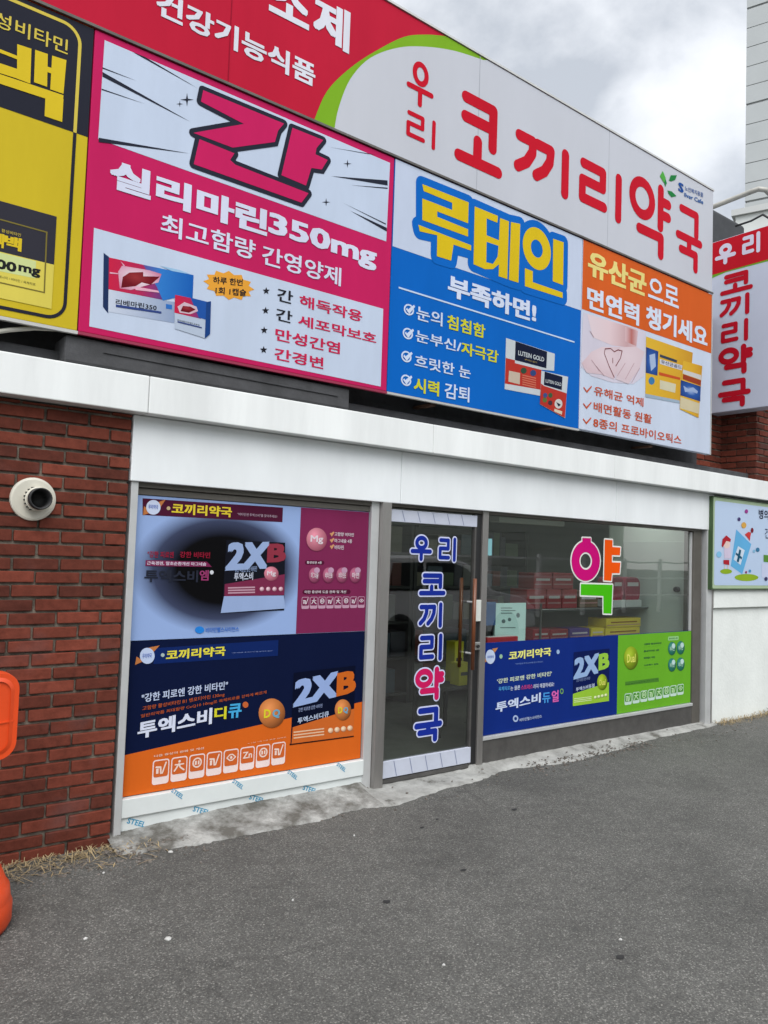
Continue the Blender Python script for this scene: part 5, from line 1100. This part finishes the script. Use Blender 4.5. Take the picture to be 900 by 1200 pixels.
MB().box(3.60, 3.87, .95, 1.12, .95, .975).build('step', M_ALU, st_)
M_YS = mat('yellow_plastic', (.60, .54, .03), .45)
f = FR(.8); a, zt = f.P(529, 752); b_, zb_ = f.P(553, 803)
lt_ = thing('low_table', ((a+b_)/2, .98, .03), 'dark low table inside the glass door carrying yellow cartons', 'table')
MB().box(a-.12, b_+.05, .80, 1.2, zb_-.03, zb_).build('tabletop', M_SHELF, lt_, bevel=.004)
for x in (a-.09, b_+.02):
    for y in (.83, 1.17): MB().box(x-.015, x+.015, y-.015, y+.015, .03, zb_-.03).build('leg', M_SHELF, lt_)
for u0_, u1_, vt_, y_, l_ in ((538.5, 552, 777, .82, 'short yellow carton in front, on the low table inside the door'), (532.5, 543, 752, .98, 'tall yellow carton at the back, on the low table inside the door')):
    fa = FR(y_); x0_ = fa.P(u0_, 780)[0]; x1_ = fa.P(u1_, 780)[0]; zq_ = fa.P((u0_+u1_)/2, vt_)[1]
    t = thing('yellow_carton', ((x0_+x1_)/2, y_+.06, zb_), l_, 'box', 'yellow cartons inside the door')
    MB().box(x0_, x1_, y_, y_+.12, zb_+.001, zq_).build('carton', M_YS, t, bevel=.004)
    MB().box(x0_+.02, x1_-.02, y_-.002, y_-.0005, zb_+(zq_-zb_)*.45, zb_+(zq_-zb_)*.6).build('label_strip', M_SHELF, t)

# ================================================================== BEYOND: tower block at right
def siding_mat():
    m = bpy.data.materials.new('grey_siding'); m.use_nodes = True; t = m.node_tree; b = t.nodes['Principled BSDF']
    g = t.nodes.new('ShaderNodeTexCoord'); n = t.nodes.new('ShaderNodeTexNoise'); n.inputs['Scale'].default_value = 3; mp = t.nodes.new('ShaderNodeMapping'); mp.inputs['Scale'].default_value = (.3, .3, .3)
    t.links.new(g.outputs['Object'], mp.inputs[0]); t.links.new(mp.outputs[0], n.inputs['Vector'])
    r = t.nodes.new('ShaderNodeMapRange'); r.inputs[3].default_value = .9; r.inputs[4].default_value = 1.08; t.links.new(n.outputs['Fac'], r.inputs[0])
    x = t.nodes.new('ShaderNodeMix'); x.data_type = 'RGBA'; x.blend_type = 'MULTIPLY'; x.inputs[0].default_value = 1; x.inputs[6].default_value = (.36, .38, .38, 1); t.links.new(r.outputs[0], x.inputs[7])
    t.links.new(x.outputs[2], b.inputs['Base Color']); b.inputs['Roughness'].default_value = .55; return m
d0 = (rt*(873-450)-up*(230-600)+fw*FPX); D0 = 34.0; hxy = Vector((d0.x, d0.y, 0)); hxy.normalize()
c0 = Vector((CAM.x, CAM.y, 0))+hxy*D0
fdir = Vector((math.sin(R(161)), math.cos(R(161)), 0)); bdir = Vector((-fdir.y, fdir.x, 0))   # facade runs away from the corner toward the viewer's right
if bdir.dot(hxy) < 0: bdir = -bdir
tw = thing('tower_block', c0, 'tall grey panel clad tower block at the right edge against the sky', 'building')
M_SID = siding_mat(); q = MB(); ph = .82; z = 0; i = 0
while z < 42:
    g = .03 if i % 5 else .09
    e0 = c0; e1 = c0+fdir*16; e2 = e1+bdir*14; e3 = e0+bdir*14
    q.add([p+Vector((0, 0, zz)) for zz in (z+g, z+ph) for p in (e0, e1, e2, e3)], [(0, 1, 5, 4), (1, 2, 6, 5), (2, 3, 7, 6), (3, 0, 4, 7), (4, 5, 6, 7), (3, 2, 1, 0)]); z += ph; i += 1
q.build('wall_panels', M_SID, tw)
q = MB(); s_ = .06; e0 = c0+fdir*s_+bdir*s_; e1 = c0+fdir*(16-s_)+bdir*s_; e2 = c0+fdir*(16-s_)+bdir*13.9; e3 = c0+fdir*s_+bdir*13.9
q.add([p+Vector((0, 0, zz)) for zz in (0, 41.5) for p in (e0, e1, e2, e3)], [(0, 1, 5, 4), (1, 2, 6, 5), (2, 3, 7, 6), (3, 0, 4, 7)]); q.build('joint_backing', mat('joint_grey', (.26, .27, .27), .8), tw)
# paler low annexe in front of the tower
d1 = (rt*(862-450)-up*(254-600)+fw*FPX); h1 = Vector((d1.x, d1.y, 0)); L1_ = h1.length; D1 = 24.0; h1.normalize(); z_an = CAM.z+d1.z/L1_*D1
c1_ = Vector((CAM.x, CAM.y, 0))+h1*D1
an = thing('annexe_building', c1_, 'low pale annexe roof edge below the grey tower, above the projecting sign', 'building')
q = MB(); q.add([p+Vector((0, 0, zz)) for zz in (0, z_an) for p in (c1_, c1_+fdir*9, c1_+fdir*9+bdir*6, c1_+bdir*6)], [(0, 1, 5, 4), (1, 2, 6, 5), (2, 3, 7, 6), (3, 0, 4, 7), (4, 5, 6, 7)])
q.build('wall', mat('pale_render', (.56, .58, .56), .7, var=.08, vscale=.6), an); MB().add([p+Vector((0, 0, zz)) for zz in (z_an+.002, z_an+.18) for p in (c1_-fdir*.1-bdir*.1, c1_+fdir*9.1-bdir*.1, c1_+fdir*9.1+bdir*6.1, c1_-fdir*.1+bdir*6.1)], [(0, 1, 5, 4), (1, 2, 6, 5), (2, 3, 7, 6), (3, 0, 4, 7), (4, 5, 6, 7), (3, 2, 1, 0)]).build('roof_edge', mat('roof_edge_grey', (.45, .46, .45), .6), an)
# thin cable over the projecting sign
kx = 8.2
cb = MB().tube([pt_yz(862, 265, kx), pt_yz(880, 259, kx), pt_yz(894, 251.5, kx), pt_yz(905, 258, kx)], .012, 8).build('stay_cable', M_BLACK, None, True); tag(cb, 'dark sagging cable just above the red top of the projecting sign', 'cable')

# ================================================================== LANE SIDE BEHIND THE VIEWER (seen mirrored in the glass)
ob = thing('facing_building', (8, -17, 0), 'pale siding building across the lane, mirrored in the shop glass', 'building')
q = MB()
for i in range(26): q.box(-8, 30, -17.0-.01*(i % 2), -16.9, i*.33+.01, i*.33+.325)
q.build('wall', mat('cream_siding', (.50, .53, .47), .6, var=.06, vscale=.5), ob)
MB().box(-8, 30, -20, -17.02, 0, 8.5).build('core', mat('core_grey', (.2, .2, .2), .8), ob)
for x in (9.5, 13.5, 17.5, 21.5):
    fr_ = MB().box(x, x+1.5, -16.88, -16.84, 3.6, 5.2).build('window', mat('far_window', (.05, .06, .07), .1), ob); MB().box(x-.06, x+1.56, -16.89, -16.88, 3.52, 5.28).build('window_frame', M_ALU, fr_)
fe = thing('lane_railing', (12, -10.5, 0), 'white post and rail fence across the lane, mirrored in the right window', 'fence')
M_WR = mat('white_rail', (.75, .76, .74), .4)
for x in [7+2.0*i for i in range(10)]: MB().box(x, x+.09, -10.55, -10.46, 0, 1.75).build('post', M_WR, fe)
for z in (.55, 1.1, 1.62): MB().box(7, 25.1, -10.53, -10.48, z, z+.05).build('rail', M_WR, fe)
# car
cx0, cy0 = 7.3, -7.4
car = thing('parked_car', (cx0+2.1, cy0+.85, 0), 'silver hatchback parked across the lane, mirrored in the glass door', 'car')
M_CAR = mat('silver_paint', (.80, .81, .80), .25, 0); M_CG = mat('car_glass', (.015, .02, .02), .05)
fcar = Frame((cx0, cy0+1.7, 0), (1, 0, 0), (0, 1, 0))
prof = [(0, .35), (.05, .85), (.12, 1.0), (.35, 1.50), (.6, 1.58), (1.9, 1.60), (2.35, 1.50), (3.0, 1.02), (3.9, .88), (4.15, .72), (4.2, .35), (3.75, .25), (.45, .25)]
MB().prism(fcar, prof, -1.7, 0).build('body', M_CAR, car, bevel=.05, seg=3)
for nm, pl in (('side_window', [(.5, 1.02), (.62, 1.47), (1.28, 1.5), (1.28, 1.02)]), ('side_window', [(1.36, 1.02), (1.36, 1.5), (1.95, 1.5), (2.3, 1.4), (2.75, 1.04)])):
    MB().prism(fcar, pl, .001, .012).build(nm, M_CG, car)
for x in (.8, 3.35):
    t = MB().lathe([(0, .02), (.2, .02), (.21, .035), (.31, .035), (.32, .0), (.32, -.16)], (cx0+x, cy0+1.7, .32), 'Y', 28); 
    for v_ in t.v: v_.y = 2*(cy0+1.7)-v_.y
    wl_ = t.build('wheel', mat('tyre', (.02, .02, .02), .7), car, True)
MB().prism(fcar, [(4.0, .62), (4.17, .6), (4.12, .74), (3.85, .78)], .001, .012).build('headlight', mat('lamp_glass', (.6, .62, .65), .1), car)

# ================================================================== DRY GRASS, LEAVES, LITTER
def straw():
    q = MB()
    def blade(x, y, l, up_):
        a = random.uniform(0, 6.28); d = Vector((math.cos(a), math.sin(a), 0)); s = Vector((-d.y, d.x, 0))*random.uniform(.0012, .0028)
        p = Vector((x, y, .004)); m_ = p+d*l*.5+Vector((0, 0, up_)); e_ = p+d*l+Vector((0, 0, up_*random.uniform(.2, 1.2)))
        q.add([p-s, p+s, m_+s, m_-s, e_], [(0, 1, 2, 3), (3, 2, 4)])
    for _ in range(480):
        x = random.uniform(.78, 1.72); y = -.035-abs(random.gauss(0, .11)); blade(x, y, random.uniform(.015, .12), random.uniform(.002, .03))
    for _ in range(420):
        x = random.uniform(7.6, 9.2); y = -.02-abs(random.gauss(0, .07)); blade(x, y, random.uniform(.03, .10), random.uniform(.004, .05))
    m = mat('dry_straw', (.34, .26, .14), .85)
    t = q.build('dry_grass', m); tag(t, 'dry straw and dead grass along the foot of the walls', None, None, 'stuff')
    q = MB()
    for _ in range(800):
        if random.random() < .45: x = random.uniform(.8, 1.9); y = -.16-abs(random.gauss(0, .12))
        elif random.random() < .6: x = random.uniform(4.6, 6.2); y = -.2+random.gauss(0, .05)
        else: x = random.uniform(1.9, 9); y = -.26+random.gauss(0, .10)
        if y > -.03: y = -.05
        s = random.uniform(.002, .007); zc = .05*max(0, min(1, (y+.25)/.25)) if 1.4 < x < 7.6 else 0
        q.box(x-s, x+s, y-s, y+s*.8, zc, zc+s*1.2, s*.5)
    t = q.build('gravel', mat('gravel_bits', (.17, .15, .13), .9, var=.5, vscale=30)); tag(t, 'loose grit and crumbled mortar along the concrete edge', None, None, 'stuff')
straw()
G0 = Frame((0, 0, 0), (1, 0, 0), (0, 0, 1))
def gp_(u, v):
    d = rt*(u-450)-up*(v-600)+fw*FPX; t = -CAM.z/d.z; return CAM+d*t
M_LIT = mat('paper_scrap', (.46, .46, .44), .6)
lit = [((100, 1101), .022, 'white paper scrap with torn edge on asphalt at lower left'), ((197, 1101), .03, 'crumpled white scrap on asphalt left of centre, larger one'), ((121, 1024), .016, 'tiny white scrap near the straw by the brick wall'),
       ((200, 999), .03, 'folded white paper at the concrete edge below left poster'), ((727, 1102), .018, 'pale scrap on asphalt at right of centre'), ((343, 1056), .012, 'tiny white chip in the middle of the asphalt'), ((415, 980), .012, 'tiny white chip near concrete by the door'), ((520, 1132), .014, 'thin white curl on asphalt near bottom centre')]
for (u, v), s, l in lit:
    s *= .55
    p = gp_(u, v); n = 7; pts_ = [(p.x+s*random.uniform(.5, 1)*math.cos(6.283*i/n), p.y+s*random.uniform(.5, 1)*math.sin(6.283*i/n)) for i in range(n)]
    vs = [(x, y, random.uniform(.003, .008)) for x, y in pts_]+[(p.x, p.y, .011)]+[(x, y, .002) for x, y in pts_]
    t = mk('paper_scrap', vs, [(i, (i+1) % n, n) for i in range(n)]+[(i, i+n+1, (i+1) % n+n+1, (i+1) % n) for i in range(n)], M_LIT); tag(t, l, 'litter', 'white scraps on the asphalt')
M_STAIN = mat('oil_stain', (.018, .018, .018), .8)
for (u, v), s in (((494.5, 970), .035), ((512, 960.5), .025), ((543, 1020), .04), ((727, 1122), .045), ((603, 949), .05), ((453, 1057), .05)):
    s *= .55
    p = gp_(u, v); n = 12; pts_ = [(p.x+s*random.uniform(.6, 1.1)*math.cos(6.283*i/n), p.y+s*.7*random.uniform(.6, 1.1)*math.sin(6.283*i/n), .003) for i in range(n)]
    t = mk('gum_spot', pts_, [tuple(range(n))], M_STAIN); tag(t, 'small black gum spot pressed into the asphalt', 'gum spot', 'black spots on the asphalt')
# weeds at the foot of the white wall
q = MB()
for cx_, cy2, n in ((8.75, -.06, 30), (9.0, -.08, 26), (4.62, -.03, 0)):
    for _ in range(n):
        a = random.uniform(0, 6.28); l = random.uniform(.02, .07); h = random.uniform(.02, .09); d = Vector((math.cos(a), math.sin(a)*.6, 0)); s = Vector((-d.y, d.x, 0))*.010
        p = Vector((cx_+random.gauss(0, .04), cy2, .005)); e_ = p+d*l+Vector((0, 0, h)); q.add([p, p.lerp(e_, .6)-s, e_, p.lerp(e_, .6)+s], [(0, 1, 2, 3)])
t = q.build('weed', mat('weed_green', (.06, .10, .03), .7)); tag(t, 'small green weed at the foot of the white wall, far right', 'weed')
